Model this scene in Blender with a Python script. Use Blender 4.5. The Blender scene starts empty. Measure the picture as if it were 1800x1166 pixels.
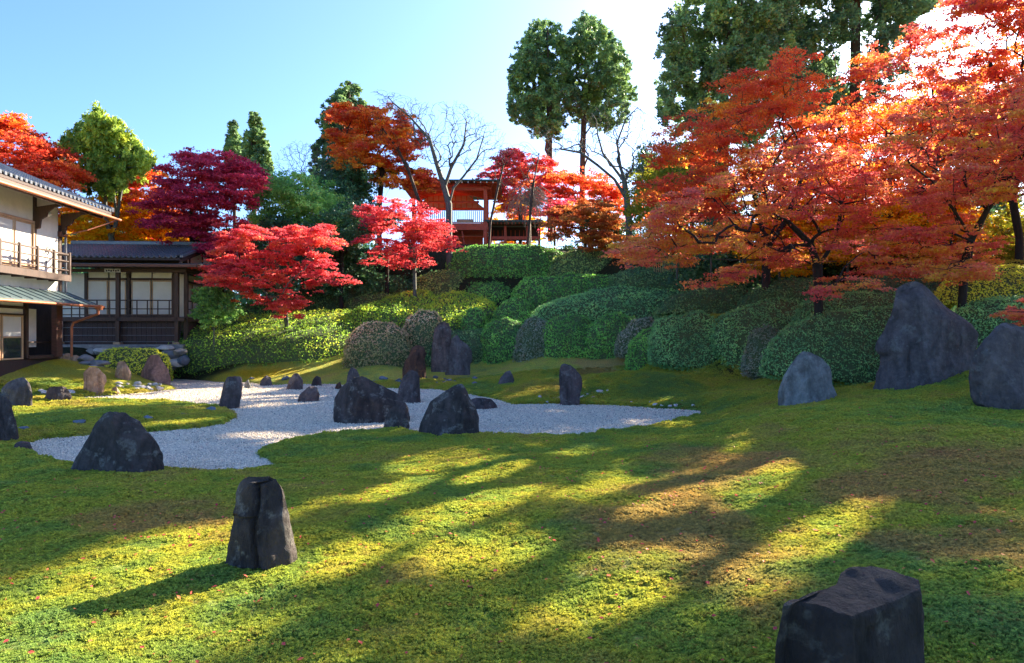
import bpy, bmesh, math, random
import numpy as np
from mathutils import Vector, Matrix
SC = bpy.context.scene
COL = SC.collection
R = math.radians
H = 2.2            # eye height above the gravel
F = 1200.0         # focal length in pixels of an 1800 px wide picture
SUN_AZ, SUN_EL = R(40), R(27)
# ---------------------------------------------------------------- camera
cam = bpy.data.cameras.new('camera'); cam.lens = 24; cam.sensor_width = 36; cam.sensor_fit = 'HORIZONTAL'
cam.shift_y = 5/1800; cam.clip_start = .1; cam.clip_end = 3000
camo = bpy.data.objects.new('camera', cam); COL.objects.link(camo)
camo.location = (0, 0, H); camo.rotation_euler = (R(90), 0, 0); SC.camera = camo
# ---------------------------------------------------------------- sky and sun
w = bpy.data.worlds.new('World'); SC.world = w; w.use_nodes = True
nt = w.node_tree; nt.nodes.clear()
sk = nt.nodes.new('ShaderNodeTexSky'); sk.sky_type = 'NISHITA'; sk.sun_disc = False
sk.sun_elevation = SUN_EL; sk.sun_rotation = SUN_AZ; sk.air_density = .8; sk.dust_density = 1.4; sk.ozone_density = 7.5
bg = nt.nodes.new('ShaderNodeBackground'); bg.inputs[1].default_value = .077
wo = nt.nodes.new('ShaderNodeOutputWorld')
nt.links.new(sk.outputs[0], bg.inputs[0]); nt.links.new(bg.outputs[0], wo.inputs[0])
sl = bpy.data.lights.new('sun', 'SUN'); sl.energy = 5.0; sl.angle = R(.53); sl.color = (1, .86, .64)
so = bpy.data.objects.new('sun', sl); COL.objects.link(so)
SD = Vector((math.sin(SUN_AZ)*math.cos(SUN_EL), math.cos(SUN_AZ)*math.cos(SUN_EL), math.sin(SUN_EL)))
so.rotation_euler = SD.to_track_quat('Z', 'Y').to_euler(); so.location = (30, 40, 40)
SC.view_settings.view_transform = 'Standard'; SC.view_settings.look = 'None'
SC.view_settings.exposure = 2.48; SC.view_settings.gamma = 1
SC.cycles.max_bounces = 6; SC.cycles.transmission_bounces = 4; SC.cycles.diffuse_bounces = 4

# ---------------------------------------------------------------- helpers
rng = np.random.default_rng(7)
def W(px, py, Y): return np.array([(px-900)/F*Y, Y, H-(py-588)/F*Y])
def _h(ix, iy, iz, s):
    n = (ix*374761393 + iy*668265263 + iz*2147483647 + s*1274126177) & 0xffffffff
    n = ((n ^ (n >> 13))*1274126177) & 0xffffffff
    return ((n ^ (n >> 16)) & 0xffff)/65535.0
def vnoise(p, s=0):
    p = np.asarray(p, float); i = np.floor(p).astype(np.int64); f = p-i; f = f*f*(3-2*f)
    o = 0
    for a in (0, 1):
        for b in (0, 1):
            for c in (0, 1):
                wt = (f[:,0] if a else 1-f[:,0])*(f[:,1] if b else 1-f[:,1])*(f[:,2] if c else 1-f[:,2])
                o = o+wt*_h(i[:,0]+a, i[:,1]+b, i[:,2]+c, s)
    return o*2-1
def fbm(p, s=0, oct=4, gain=.5):
    o = 0; a = 1; q = np.array(p, float)
    for k in range(oct):
        o = o+a*vnoise(q, s+k); q = q*2.03+17.1; a *= gain
    return o
def n2(x, y, sc, s=0, oct=3):
    x = np.asarray(x, float).ravel(); y = np.asarray(y, float).ravel()
    return fbm(np.stack([x*sc, y*sc, np.full_like(x, .5)], 1), s, oct)
def inpoly(px, py, poly):
    px = np.asarray(px, float); py = np.asarray(py, float); ins = np.zeros(px.shape, bool)
    n = len(poly)
    for i in range(n):
        x1, y1 = poly[i]; x2, y2 = poly[(i+1) % n]
        if y1 == y2: continue
        c = ((y1 > py) != (y2 > py)) & (px < (x2-x1)*(py-y1)/(y2-y1)+x1); ins ^= c
    return ins
def dpoly(px, py, poly):
    d = np.full(np.shape(px), 1e9); n = len(poly)
    for i in range(n):
        a = np.array(poly[i]); b = np.array(poly[(i+1) % n]); e = b-a; L = (e@e)+1e-9
        t = np.clip(((px-a[0])*e[0]+(py-a[1])*e[1])/L, 0, 1)
        d = np.minimum(d, np.hypot(px-a[0]-t*e[0], py-a[1]-t*e[1]))
    return np.where(inpoly(px, py, poly), -d, d)
def tago(o, label=None, cat=None, group=None, kind=None):
    if label: o['label'] = label
    if cat: o['category'] = cat
    if group: o['group'] = group
    if kind: o['kind'] = kind
    return o
def link(name, me, mat=None, parent=None):
    o = bpy.data.objects.new(name, me); COL.objects.link(o)
    if mat is not None and me is not None and len(me.materials) == 0: me.materials.append(mat)
    if parent is not None: o.parent = parent
    return o
def empty(name, loc, rz=0, **k):
    o = bpy.data.objects.new(name, None); COL.objects.link(o); o.location = loc; o.rotation_euler = (0, 0, rz)
    o.empty_display_size = .3
    return tago(o, **k)
def mesh_np(name, V, Fc, smooth=False, attrs=None):
    """V (n,3), Fc (m,k) all faces of the same size"""
    me = bpy.data.meshes.new(name); V = np.asarray(V, np.float32); Fc = np.asarray(Fc, np.int32)
    m, k = Fc.shape
    me.vertices.add(len(V)); me.vertices.foreach_set('co', V.ravel())
    me.loops.add(m*k); me.loops.foreach_set('vertex_index', Fc.ravel())
    me.polygons.add(m); me.polygons.foreach_set('loop_start', np.arange(0, m*k, k, dtype=np.int32))
    try: me.polygons.foreach_set('loop_total', np.full(m, k, np.int32))
    except Exception: pass
    me.polygons.foreach_set('use_smooth', np.full(m, smooth))
    if attrs:
        for an, av in attrs.items():
            a = me.attributes.new(an, 'FLOAT', 'POINT'); a.data.foreach_set('value', np.asarray(av, np.float32))
    me.update(calc_edges=True)
    return me
# ---------------------------------------------------------------- materials
MATS = {}
def newmat(name):
    m = bpy.data.materials.new(name); m.use_nodes = True; t = m.node_tree
    b = t.nodes['Principled BSDF']; MATS[name] = m
    return m, t, b
def ramp(t, stops, fac=None):
    r = t.nodes.new('ShaderNodeValToRGB'); e = r.color_ramp.elements
    while len(e) > 1: e.remove(e[-1])
    e[0].position = stops[0][0]; e[0].color = (*stops[0][1], 1)
    for p, c in stops[1:]:
        q = e.new(p); q.color = (*c, 1)
    if fac is not None: t.links.new(fac, r.inputs[0])
    return r
def noise(t, scale, detail=4, rough=.6, coord=None, dist=0):
    n = t.nodes.new('ShaderNodeTexNoise'); n.inputs['Scale'].default_value = scale
    n.inputs['Detail'].default_value = detail; n.inputs['Roughness'].default_value = rough; n.inputs['Distortion'].default_value = dist
    if coord is not None: t.links.new(coord, n.inputs['Vector'])
    return n
def pos(t): return t.nodes.new('ShaderNodeNewGeometry').outputs['Position']
def mixc(t, fac, a, b, mode='MIX'):
    n = t.nodes.new('ShaderNodeMix'); n.data_type = 'RGBA'; n.blend_type = mode
    for s, v in ((n.inputs[0], fac), (n.inputs[6], a), (n.inputs[7], b)):
        if hasattr(v, 'is_linked') or isinstance(v, bpy.types.NodeSocket): t.links.new(v, s)
        elif isinstance(v, (int, float)): s.default_value = v
        else: s.default_value = (*v, 1)
    return n.outputs[2]
def bump(t, b, h, strength=.5, dist=.02):
    n = t.nodes.new('ShaderNodeBump'); n.inputs['Strength'].default_value = strength; n.inputs['Distance'].default_value = dist
    t.links.new(h, n.inputs['Height']); t.links.new(n.outputs[0], b.inputs['Normal'])
def math_(t, op, a, b=None):
    n = t.nodes.new('ShaderNodeMath'); n.operation = op
    for s, v in ((n.inputs[0], a), (n.inputs[1], b)):
        if v is None: continue
        if isinstance(v, (int, float)): s.default_value = v
        else: t.links.new(v, s)
    return n.outputs[0]
def leafmat(name, stops, trans=.5, rough=.55, tsat=1.0):
    g = 4.3 if 'hedge' in name else 3.4 if ('hedge' in name or name in ('cedar_leaf','cypress_leaf','juniper_leaf','broadleaf_leaf','evergreen_leaf')) else 1.25
    stops = [(p, tuple(min(.93, c*g) for c in (q if g < 2 else (q[0]+.004, q[1], q[2]+.006)))) for p, q in stops]
    m, t, b = newmat(name)
    a = t.nodes.new('ShaderNodeAttribute'); a.attribute_name = 'tint'
    r = ramp(t, stops, a.outputs['Fac'])
    t.links.new(r.outputs[0], b.inputs['Base Color']); b.inputs['Roughness'].default_value = rough
    b.inputs['Specular IOR Level'].default_value = .25
    tr = t.nodes.new('ShaderNodeBsdfTranslucent'); mx = t.nodes.new('ShaderNodeMixShader'); mx.inputs[0].default_value = trans
    t.links.new(mixc(t, 1.0, r.outputs[0], (tsat, tsat, tsat), 'MULTIPLY'), tr.inputs[0])
    t.links.new(b.outputs[0], mx.inputs[1]); t.links.new(tr.outputs[0], mx.inputs[2])
    t.links.new(mx.outputs[0], t.nodes['Material Output'].inputs[0])
    return m
def rockmat(name, base, dark, lichen, lich_amt=.5, rough=.8):
    m, t, b = newmat(name)
    tc = t.nodes.new('ShaderNodeTexCoord').outputs['Object']; oi = t.nodes.new('ShaderNodeObjectInfo')
    mp = t.nodes.new('ShaderNodeVectorMath'); mp.operation = 'ADD'; t.links.new(tc, mp.inputs[0])
    cmb = t.nodes.new('ShaderNodeCombineXYZ'); k = math_(t, 'MULTIPLY', oi.outputs['Random'], 37.0)
    for i in range(3): t.links.new(k, cmb.inputs[i])
    t.links.new(cmb.outputs[0], mp.inputs[1]); v = mp.outputs[0]
    sc = t.nodes.new('ShaderNodeMapping'); sc.inputs['Scale'].default_value = (1.6, 1.6, .55); t.links.new(v, sc.inputs[0])
    n1 = noise(t, 2.2, 8, .62, sc.outputs[0], .6); n2_ = noise(t, 9, 6, .7, v); n3 = noise(t, 3.0, 7, .62, v, .5)
    r1 = ramp(t, [(.30, dark), (.52, base), (.72, tuple(min(1, c*1.5) for c in base))], n1.outputs[0])
    c = mixc(t, .5, r1.outputs[0], ramp(t, [(.35, (.35,.33,.36)), (.65, (1.3,1.25,1.25))], n2_.outputs[0]).outputs[0], 'MULTIPLY')
    lf = ramp(t, [(.62-.12*lich_amt, (0,0,0)), (.68-.10*lich_amt, (lich_amt,)*3)], n3.outputs[0])
    vo = t.nodes.new('ShaderNodeTexVoronoi'); vo.inputs['Scale'].default_value = 7; t.links.new(v, vo.inputs['Vector'])
    sp = ramp(t, [(.12, (lich_amt,)*3), (.19, (0,0,0))], vo.outputs['Distance'])
    spn = math_(t, 'MULTIPLY', sp.outputs[0], ramp(t, [(.5, (0,0,0)), (.56, (1,1,1))], noise(t, 1.3, 3, .5, v).outputs[0]).outputs[0])
    lf2 = math_(t, 'MAXIMUM', lf.outputs[0], spn)
    brk = math_(t, 'MULTIPLY', lf2, ramp(t, [(.42, (.15,)*3), (.55, (1,1,1))], noise(t, 22, 5, .7, v).outputs[0]).outputs[0])
    c = mixc(t, brk, c, lichen)
    t.links.new(c, b.inputs['Base Color']); b.inputs['Roughness'].default_value = rough; b.inputs['Specular IOR Level'].default_value = .35
    hh = math_(t, 'ADD', n1.outputs[0], math_(t, 'MULTIPLY', noise(t, 14, 8, .7, sc.outputs[0]).outputs[0], .6))
    bump(t, b, hh, 1.0, .14)
    return m
def plain(name, c1, c2=None, scale=6, rough=.6, bs=.3, stretch=(1,1,1), metal=0, spec=.4, bd=.01):
    m, t, b = newmat(name); tc = t.nodes.new('ShaderNodeTexCoord').outputs['Object']
    mp = t.nodes.new('ShaderNodeMapping'); mp.inputs['Scale'].default_value = stretch; t.links.new(tc, mp.inputs[0])
    n = noise(t, scale, 6, .65, mp.outputs[0]); c2 = c2 or tuple(c*.7 for c in c1)
    t.links.new(ramp(t, [(.32, c2), (.68, c1)], n.outputs[0]).outputs[0], b.inputs['Base Color'])
    b.inputs['Roughness'].default_value = rough; b.inputs['Metallic'].default_value = metal; b.inputs['Specular IOR Level'].default_value = spec
    bump(t, b, n.outputs[0], bs, bd)
    return m
plain('dark_wood', (.085,.042,.03), (.04,.022,.017), 4, .6, .4, (6,6,.7))
plain('board_wood', (.06,.032,.03), (.03,.018,.018), 5, .7, .4, (5,5,.6))
plain('red_wood_beam', (.14,.05,.035), (.07,.03,.02), 4, .6, .3, (1,1,5))
plain('pale_wood', (.55,.36,.22), (.42,.25,.14), 5, .5, .2, (5,5,.6))
plain('plaster', (.84,.79,.71), (.72,.68,.62), 3, .9, .1)
plain('shoji_paper', (.68,.65,.62), (.6,.58,.56), 2, .8, .05)
plain('window_glass', (.035,.04,.05), (.02,.02,.03), 2, .06, 0, spec=.8)
plain('copper_gutter', (.50,.17,.075), (.32,.11,.06), 6, .4, .2, metal=.3)
plain('patina_copper', (.10,.15,.16), (.05,.075,.085), 3, .45, .3, (1,4,1), metal=.2)
plain('roof_tile', (.12,.14,.17), (.055,.065,.09), 5, .3, .25, spec=.7)
plain('grey_pipe', (.16,.17,.2), None, 3, .4)
plain('black_iron', (.02,.02,.022), None, 3, .5)
plain('vermilion', (.66,.11,.05), (.48,.06,.03), 4, .55, .25)
plain('peach_board', (.62,.38,.27), (.5,.28,.19), 3, .8, .1)
plain('baluster_paint', (.42,.5,.56), (.3,.36,.42), 3, .6, .1)
plain('verdigris', (.055,.12,.11), (.03,.06,.06), 4, .6, .2)
plain('white_paint', (.8,.8,.78), None, 3, .6, .05)
plain('bamboo_cane', (.45,.30,.12), (.3,.18,.08), 5, .5, .2, (1,1,4))
plain('grey_stone', (.30,.29,.27), (.14,.14,.15), 5, .85, .6, bd=.03)
plain('tan_stone', (.50,.33,.20), (.22,.14,.09), 4, .85, .6, bd=.03)
plain('blue_stone', (.17,.20,.24), (.09,.10,.12), 5, .8, .5, bd=.03)
plain('pale_stone', (.62,.58,.52), (.4,.37,.35), 7, .85, .5, bd=.02)
plain('bark_brown', (.085,.055,.04), (.03,.022,.018), 5, .9, .8, (3,3,.8), bd=.04)
plain('bark_dark', (.035,.024,.022), (.015,.011,.011), 5, .9, .8, (3,3,.8), bd=.04)
plain('bark_grey', (.14,.145,.13), (.05,.055,.05), 6, .9, .8, (3,3,1), bd=.03)
plain('bark_pale', (.30,.24,.20), (.16,.12,.10), 6, .9, .6, (3,3,1), bd=.03)
plain('bark_cedar', (.13,.08,.06), (.06,.035,.03), 5, .9, .8, (6,6,.5), bd=.04)
rockmat('rock_dark', (.085,.066,.060), (.024,.018,.017), (.30,.28,.24), .6)
rockmat('rock_black', (.050,.040,.038), (.015,.012,.012), (.20,.20,.17), .55)
rockmat('rock_blue', (.135,.115,.115), (.055,.046,.048), (.24,.25,.23), .4)
rockmat('rock_pale', (.24,.24,.22), (.10,.10,.09), (.42,.42,.37), .5)
rockmat('rock_brown', (.42,.27,.18), (.15,.09,.06), (.55,.44,.36), .5)
rockmat('rock_pink', (.34,.20,.16), (.13,.08,.07), (.42,.33,.28), .3)
rockmat('rock_red', (.13,.06,.04), (.04,.025,.022), (.30,.13,.05), .6)
rockmat('rock_violet', (.13,.094,.088), (.04,.03,.03), (.28,.26,.24), .5)
# foliage
HG = {}
HG['green'] = leafmat('hedge_green_leaf', [(0,(.022,.060,.010)),(.5,(.048,.125,.018)),(1,(.10,.19,.03))], .35)
HG['lime'] = leafmat('hedge_sunlit_leaf', [(0,(.035,.075,.008)),(.5,(.10,.17,.014)),(1,(.24,.30,.02))], .55)  # sunlight painted into the leaf colour of the lit hedges
HG['teal'] = leafmat('hedge_skylit_leaf', [(0,(.024,.060,.020)),(.5,(.048,.115,.034)),(1,(.105,.18,.05))], .3)  # blue of the skylight is mixed into these leaf colours
HG['olive'] = leafmat('hedge_olive_leaf', [(0,(.03,.05,.012)),(.5,(.07,.11,.025)),(1,(.15,.17,.04))], .35)
HG['brown'] = leafmat('hedge_brown_leaf', [(0,(.08,.05,.025)),(.4,(.09,.095,.03)),(.7,(.20,.12,.07)),(1,(.34,.20,.12))], .3)
HG['dark'] = leafmat('hedge_dark_leaf', [(0,(.012,.030,.010)),(.5,(.026,.060,.016)),(1,(.07,.11,.03))], .3)  # naturally dark shrubs, and shade painted into the hedges under the maples
HG['violet'] = leafmat('hedge_violet_leaf', [(0,(.035,.045,.025)),(.5,(.065,.08,.045)),(1,(.13,.11,.085))], .3)
HG['gold'] = leafmat('hedge_gold_leaf', [(0,(.10,.12,.01)),(.5,(.25,.22,.015)),(1,(.5,.36,.03))], .4)  # golden bushes, and sunlight painted into the far right hedge
LM = {}
LM['red'] = leafmat('maple_red_leaf', [(0,(.50,.05,.08)),(.5,(.70,.10,.11)),(.85,(.74,.15,.10)),(1,(.74,.26,.08))], .55)
LM['pink'] = leafmat('maple_pink_leaf', [(0,(.62,.10,.09)),(.36,(.74,.17,.11)),(.62,(.76,.28,.08)),(1,(.76,.50,.06))], .6)
LM['flame'] = leafmat('maple_flame_leaf', [(0,(.58,.09,.09)),(.38,(.70,.15,.08)),(.65,(.74,.29,.05)),(1,(.74,.48,.06))], .6)
LM['crimson'] = leafmat('maple_crimson_leaf', [(0,(.30,.02,.06)),(.6,(.56,.05,.11)),(1,(.70,.10,.11))], .5)
LM['orange'] = leafmat('maple_orange_leaf', [(0,(.58,.07,.04)),(.4,(.72,.16,.035)),(.75,(.74,.30,.035)),(1,(.74,.46,.04))], .6)
LM['yellow'] = leafmat('maple_yellow_leaf', [(0,(.75,.22,.01)),(.4,(.85,.40,.01)),(.75,(.8,.52,.02)),(1,(.35,.40,.03))], .6)
LM['ginger'] = leafmat('maple_ginger_leaf', [(0,(.35,.08,.03)),(.5,(.55,.17,.05)),(1,(.5,.30,.06))], .5)
LM['greengold'] = leafmat('maple_greengold_leaf', [(0,(.10,.15,.015)),(.5,(.26,.26,.02)),(1,(.55,.38,.03))], .5)
LM['conifer'] = leafmat('cedar_leaf', [(0,(.02,.045,.022)),(.5,(.045,.085,.035)),(1,(.09,.14,.04))], .35)
LM['cypress'] = leafmat('cypress_leaf', [(0,(.03,.055,.024)),(.5,(.06,.105,.036)),(1,(.12,.17,.045))], .35)
LM['juniper'] = leafmat('juniper_leaf', [(0,(.03,.06,.012)),(.5,(.075,.12,.015)),(1,(.17,.20,.02))], .4)
LM['broad'] = leafmat('broadleaf_leaf', [(0,(.04,.09,.02)),(.5,(.09,.17,.035)),(1,(.20,.28,.06))], .4)
LM['evergreen'] = leafmat('evergreen_leaf', [(0,(.010,.030,.012)),(.5,(.022,.060,.022)),(1,(.05,.10,.035))], .25, .4)
# moss
def mossmat(name, tuft):
    m, t, b = newmat(name); p = pos(t)
    big = noise(t, .33, 4, .55, p, .4); mid = noise(t, 1.7, 5, .6, p); fine = noise(t, 26, 3, .7, p)
    hue = math_(t, 'ADD', math_(t, 'MULTIPLY', big.outputs[0], .62), math_(t, 'MULTIPLY', mid.outputs[0], .38))
    c = ramp(t, [(.38, (.25,.38,.10)), (.46, (.37,.45,.08)), (.52, (.53,.52,.075)), (.59, (.54,.47,.10)), (.68, (.50,.35,.12))], hue).outputs[0]
    f = ramp(t, [(.3, (.4,.45,.4)), (.52, (1,1,1)), (.7, (1.6,1.5,1.1))], fine.outputs[0]).outputs[0]
    c = mixc(t, 1.0, c, f, 'MULTIPLY')
    g3 = t.nodes.new('ShaderNodeAttribute'); g3.attribute_name = 'russet'
    if tuft: g3.attribute_type = 'INSTANCER'
    c = mixc(t, g3.outputs['Fac'], c, mixc(t, 1, (.58,.31,.14), f, 'MULTIPLY'))
    rust = ramp(t, [(.57, (0,0,0)), (.68, (.6,)*3)], noise(t, 9, 5, .7, p).outputs[0]).outputs[0]
    c = mixc(t, rust, c, (.30,.12,.05))
    # sunlight painted golden into the moss of the left island
    a = t.nodes.new('ShaderNodeAttribute'); a.attribute_name = 'gold'
    if tuft: a.attribute_type = 'INSTANCER'
    c = mixc(t, a.outputs['Fac'], c, mixc(t, 1, (.55,.40,.01), f, 'MULTIPLY'))
    if not tuft:
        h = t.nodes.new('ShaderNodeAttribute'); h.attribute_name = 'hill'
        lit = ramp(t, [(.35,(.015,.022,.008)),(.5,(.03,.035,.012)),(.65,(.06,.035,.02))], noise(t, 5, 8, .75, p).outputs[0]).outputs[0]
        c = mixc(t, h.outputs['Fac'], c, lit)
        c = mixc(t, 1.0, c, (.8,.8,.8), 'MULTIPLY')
    t.links.new(c, b.inputs['Base Color']); b.inputs['Roughness'].default_value = .8; b.inputs['Specular IOR Level'].default_value = .15
    hgt = math_(t, 'ADD', noise(t, 34, 4, .8, p).outputs[0], math_(t, 'MULTIPLY', noise(t, 7, 3, .6, p).outputs[0], 1.5))
    if not tuft: bump(t, b, hgt, 1.0, .05)
    tr = t.nodes.new('ShaderNodeBsdfTranslucent'); t.links.new(c, tr.inputs[0])
    mx = t.nodes.new('ShaderNodeMixShader'); mx.inputs[0].default_value = .4 if tuft else .0
    t.links.new(b.outputs[0], mx.inputs[1]); t.links.new(tr.outputs[0], mx.inputs[2])
    t.links.new(mx.outputs[0], t.nodes['Material Output'].inputs[0])
    return m
M_MOSS = mossmat('moss_ground', False); M_TUFT = mossmat('moss_sprig', True)
def gravelmat(name, ground):
    m, t, b = newmat(name); p = pos(t)
    if ground:
        v = t.nodes.new('ShaderNodeTexVoronoi'); v.inputs['Scale'].default_value = 34; t.links.new(p, v.inputs['Vector'])
        c = ramp(t, [(0,(.46,.41,.34)),(.35,(.67,.57,.425)),(1,(.82,.71,.55))], v.outputs['Color']).outputs[0]
        e = ramp(t, [(.35,(1,1,1)),(.75,(.35,.35,.37))], v.outputs['Distance']).outputs[0]
        c = mixc(t, 1.0, c, e, 'MULTIPLY'); bump(t, b, v.outputs['Distance'], .8, -.02)
    else:
        oi = t.nodes.new('ShaderNodeObjectInfo')
        c = ramp(t, [(0,(.16,.16,.17)),(.06,(.50,.44,.37)),(.6,(.69,.585,.445)),(1,(.84,.73,.57))], oi.outputs['Random']).outputs[0]
    c = mixc(t, .35, c, ramp(t, [(.35,(.85,.84,.84)),(.65,(1.1,1.1,1.1))], noise(t, 1.2, 4, .6, p).outputs[0]).outputs[0], 'MULTIPLY')
    t.links.new(c, b.inputs['Base Color']); b.inputs['Roughness'].default_value = .8
    return m
M_GRAV = gravelmat('gravel_bed', True); M_PEB = gravelmat('gravel_grain', False)

# ---------------------------------------------------------------- tables
GP = [(40,783),(95,811),(150,822),(280,829),(430,832),(490,822),(470,811),(443,800),(470,787),(520,773),(600,763),(700,757),(740,765),(840,767),(1010,769),(1100,758),(1180,743),(1236,731),(1225,723),(1100,715),(1000,711),(900,712),(870,703),(800,690),(760,685),(700,684),(640,682),(590,676),(530,676),(470,678),(430,673),(390,672),(330,667),(260,665),(215,668),(240,673),(300,679),(314,684),(250,692),(180,697),(120,701),(0,704),(-80,706),(-80,709),(0,708),(150,706),(300,708),(380,716),(415,726),(418,736),(395,746),(340,755),(270,761),(150,768),(80,773)]
GW = [tuple(W(px, py, H*F/(py-588))[:2]) for px, py in GP]
# clipped shrubs: outline px, depth, thickness, leaf kind, label
HEDGES = [
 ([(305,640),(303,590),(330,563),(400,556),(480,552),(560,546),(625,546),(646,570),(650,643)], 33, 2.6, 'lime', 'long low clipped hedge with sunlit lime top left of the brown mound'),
 ([(385,568),(400,546),(430,532),(470,535),(500,548),(515,568)], 38.8, 1.6, 'green', 'dark green clipped mound behind the left end of the long hedge'),
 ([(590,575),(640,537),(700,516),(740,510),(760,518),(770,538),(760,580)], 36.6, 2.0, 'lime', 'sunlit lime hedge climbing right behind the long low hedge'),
 ([(608,640),(611,600),(625,575),(650,565),(690,565),(712,585),(719,612),(722,643)], 32, 1.7, 'brown', 'rounded shrub with russet brown dome, front row left of the tall rocks'),
 ([(710,645),(712,590),(718,558),(740,542),(765,545),(776,565),(780,645)], 33.5, 1.7, 'brown', 'russet topped shrub directly behind and left of the tall standing rock'),
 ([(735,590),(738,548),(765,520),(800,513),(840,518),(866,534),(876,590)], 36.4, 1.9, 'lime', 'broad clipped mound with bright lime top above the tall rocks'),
 ([(808,592),(812,560),(825,543),(838,538),(850,548),(858,592)], 35.0, 1.0, 'green', 'small pointed green cone shrub between rounded mounds'),
 ([(755,645),(762,590),(790,578),(850,576),(875,600),(880,645)], 33, 1.5, 'dark', 'low dark hedge directly behind the paired tall rocks'),
 ([(862,600),(870,545),(890,525),(915,521),(935,533),(945,600)], 35.5, 1.7, 'green', 'upright rounded green shrub standing over the front row, right of the cone shrub'),
 ([(846,640),(850,590),(865,562),(890,556),(915,565),(928,600),(930,640)], 32.5, 1.8, 'green', 'rounded green shrub in front row right of the paired rocks'),
 ([(905,632),(912,590),(922,562),(940,555),(962,565),(972,632)], 31.5, 1.5, 'violet', 'greyish twiggy rounded shrub in the front row below the long upper hedge'),
 ([(950,632),(955,575),(975,556),(1010,552),(1035,562),(1050,590),(1052,632)], 31, 1.9, 'green', 'wide green clipped mound in front row centre'),
 ([(1025,630),(1032,580),(1060,556),(1085,548),(1115,560),(1130,630)], 30.5, 1.9, 'green', 'green mound beside the dull violet shrub, above the moss crest'),
 ([(1085,630),(1090,590),(1110,562),(1140,555),(1160,572),(1165,640)], 29, 1.6, 'violet', 'dull violet shrub left of the big teal mound'),
 ([(940,570),(952,540),(1010,518),(1085,503),(1160,506),(1235,512),(1262,540),(1270,575)], 33.5, 2.2, 'teal', 'long clipped hedge with sloping top across the middle terrace'),
 ([(1105,640),(1110,600),(1130,578),(1165,572),(1195,585),(1205,640)], 27.6, 1.6, 'green', 'low green mound tucked left of the big blue green mound'),
 ([(1148,648),(1150,600),(1158,562),(1185,550),(1230,548),(1260,558),(1275,600),(1280,665)], 25.5, 2.2, 'teal', 'big rounded blue green mound at the bend of the moss edge'),
 ([(1250,665),(1256,590),(1280,550),(1320,530),(1400,516),(1450,522),(1480,560),(1480,665)], 24.5, 2.4, 'teal', 'tall sloping clipped mound behind the small round dull shrub'),
 ([(1308,668),(1312,620),(1322,583),(1345,570),(1368,580),(1382,620),(1385,675)], 22.3, 1.4, 'violet', 'small round dull shrub tucked between two teal mounds'),
 ([(1352,675),(1358,620),(1385,580),(1430,553),(1500,538),(1570,534),(1600,565),(1610,690)], 20, 2.2, 'teal', 'largest blue green clipped mound left of the big rock'),
 ([(1400,580),(1420,530),(1500,512),(1600,510),(1700,515),(1720,560),(1720,600)], 22, 2.0, 'teal', 'clipped hedge running behind the largest rock'),
 ([(1660,620),(1680,545),(1720,520),(1800,515),(1880,520),(1900,620)], 17.5, 2.0, 'teal', 'clipped hedge between the big rock and the right hand rock'),
 ([(1655,540),(1670,485),(1720,468),(1800,463),(1900,465),(1900,545)], 21, 1.8, 'gold', 'yellowish sunlit hedge under the maple at far right'),
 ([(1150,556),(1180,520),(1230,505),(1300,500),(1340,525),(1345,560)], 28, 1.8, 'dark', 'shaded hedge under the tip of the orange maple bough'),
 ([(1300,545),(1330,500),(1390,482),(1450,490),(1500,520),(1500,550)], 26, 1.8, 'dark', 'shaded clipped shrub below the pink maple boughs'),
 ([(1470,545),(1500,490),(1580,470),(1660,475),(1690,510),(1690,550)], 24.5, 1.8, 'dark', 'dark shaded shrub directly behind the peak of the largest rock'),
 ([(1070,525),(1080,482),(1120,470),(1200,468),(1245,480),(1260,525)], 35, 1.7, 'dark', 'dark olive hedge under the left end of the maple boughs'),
 ([(900,550),(912,502),(930,486),(1000,482),(1070,483),(1100,497),(1105,550)], 38.5, 1.9, 'green', 'long green terrace hedge below the top hedge, right of the centre'),
 ([(806,535),(812,482),(845,471),(885,473),(910,492),(915,535)], 41, 1.7, 'green', 'green mound with sunlit crown on the upper terrace'),
 ([(732,525),(737,488),(760,475),(800,474),(815,488),(818,525)], 42, 1.6, 'olive', 'olive clipped shrub on the upper terrace under the rose maple'),
 ([(785,490),(798,442),(830,430),(950,430),(985,445),(992,490)], 43, 1.8, 'green', 'flat topped green hedge directly below the red pavilion'),
 ([(962,490),(975,450),(1010,437),(1060,436),(1090,450),(1098,490)], 42, 1.7, 'olive', 'greyish green mound at the right end of the top hedge'),
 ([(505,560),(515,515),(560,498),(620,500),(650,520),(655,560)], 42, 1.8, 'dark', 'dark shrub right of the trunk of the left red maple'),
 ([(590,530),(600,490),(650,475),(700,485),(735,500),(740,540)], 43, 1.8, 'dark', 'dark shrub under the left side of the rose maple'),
 ([(600,560),(615,528),(650,512),(685,514),(700,535),(705,560)], 41, 1.4, 'olive', 'small olive mound behind the sunlit lime hedge'),
 ([(178,664),(177,632),(190,616),(225,611),(270,613),(290,628),(292,664)], 31, 1.2, 'gold', 'low rounded golden green azalea in front of the veranda stones'),
 ([(-20,662),(-18,640),(0,630),(18,636),(27,662)], 26.5, .6, 'gold', 'golden bush by the corner of the two storey house'),
]
TC = []   # terrain control points (X, Y, Z)
def tc(px, py, Y): TC.append(tuple(W(px, py, Y)))
def tg(px, py, z): Y = (H-z)*F/(py-588); TC.append(tuple(W(px, py, Y)))
for poly, Y, th, kd, lb in HEDGES:
    if lb.startswith('golden bush'): continue
    bx = [p[0] for p in poly]; by = max(p[1] for p in poly)
    xs = [(min(bx)+max(bx))/2] if max(bx)-min(bx) < 150 else [min(bx)+30, (min(bx)+max(bx))/2, max(bx)-30]
    for x in xs: tc(x, by-4, Y+.2)
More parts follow.
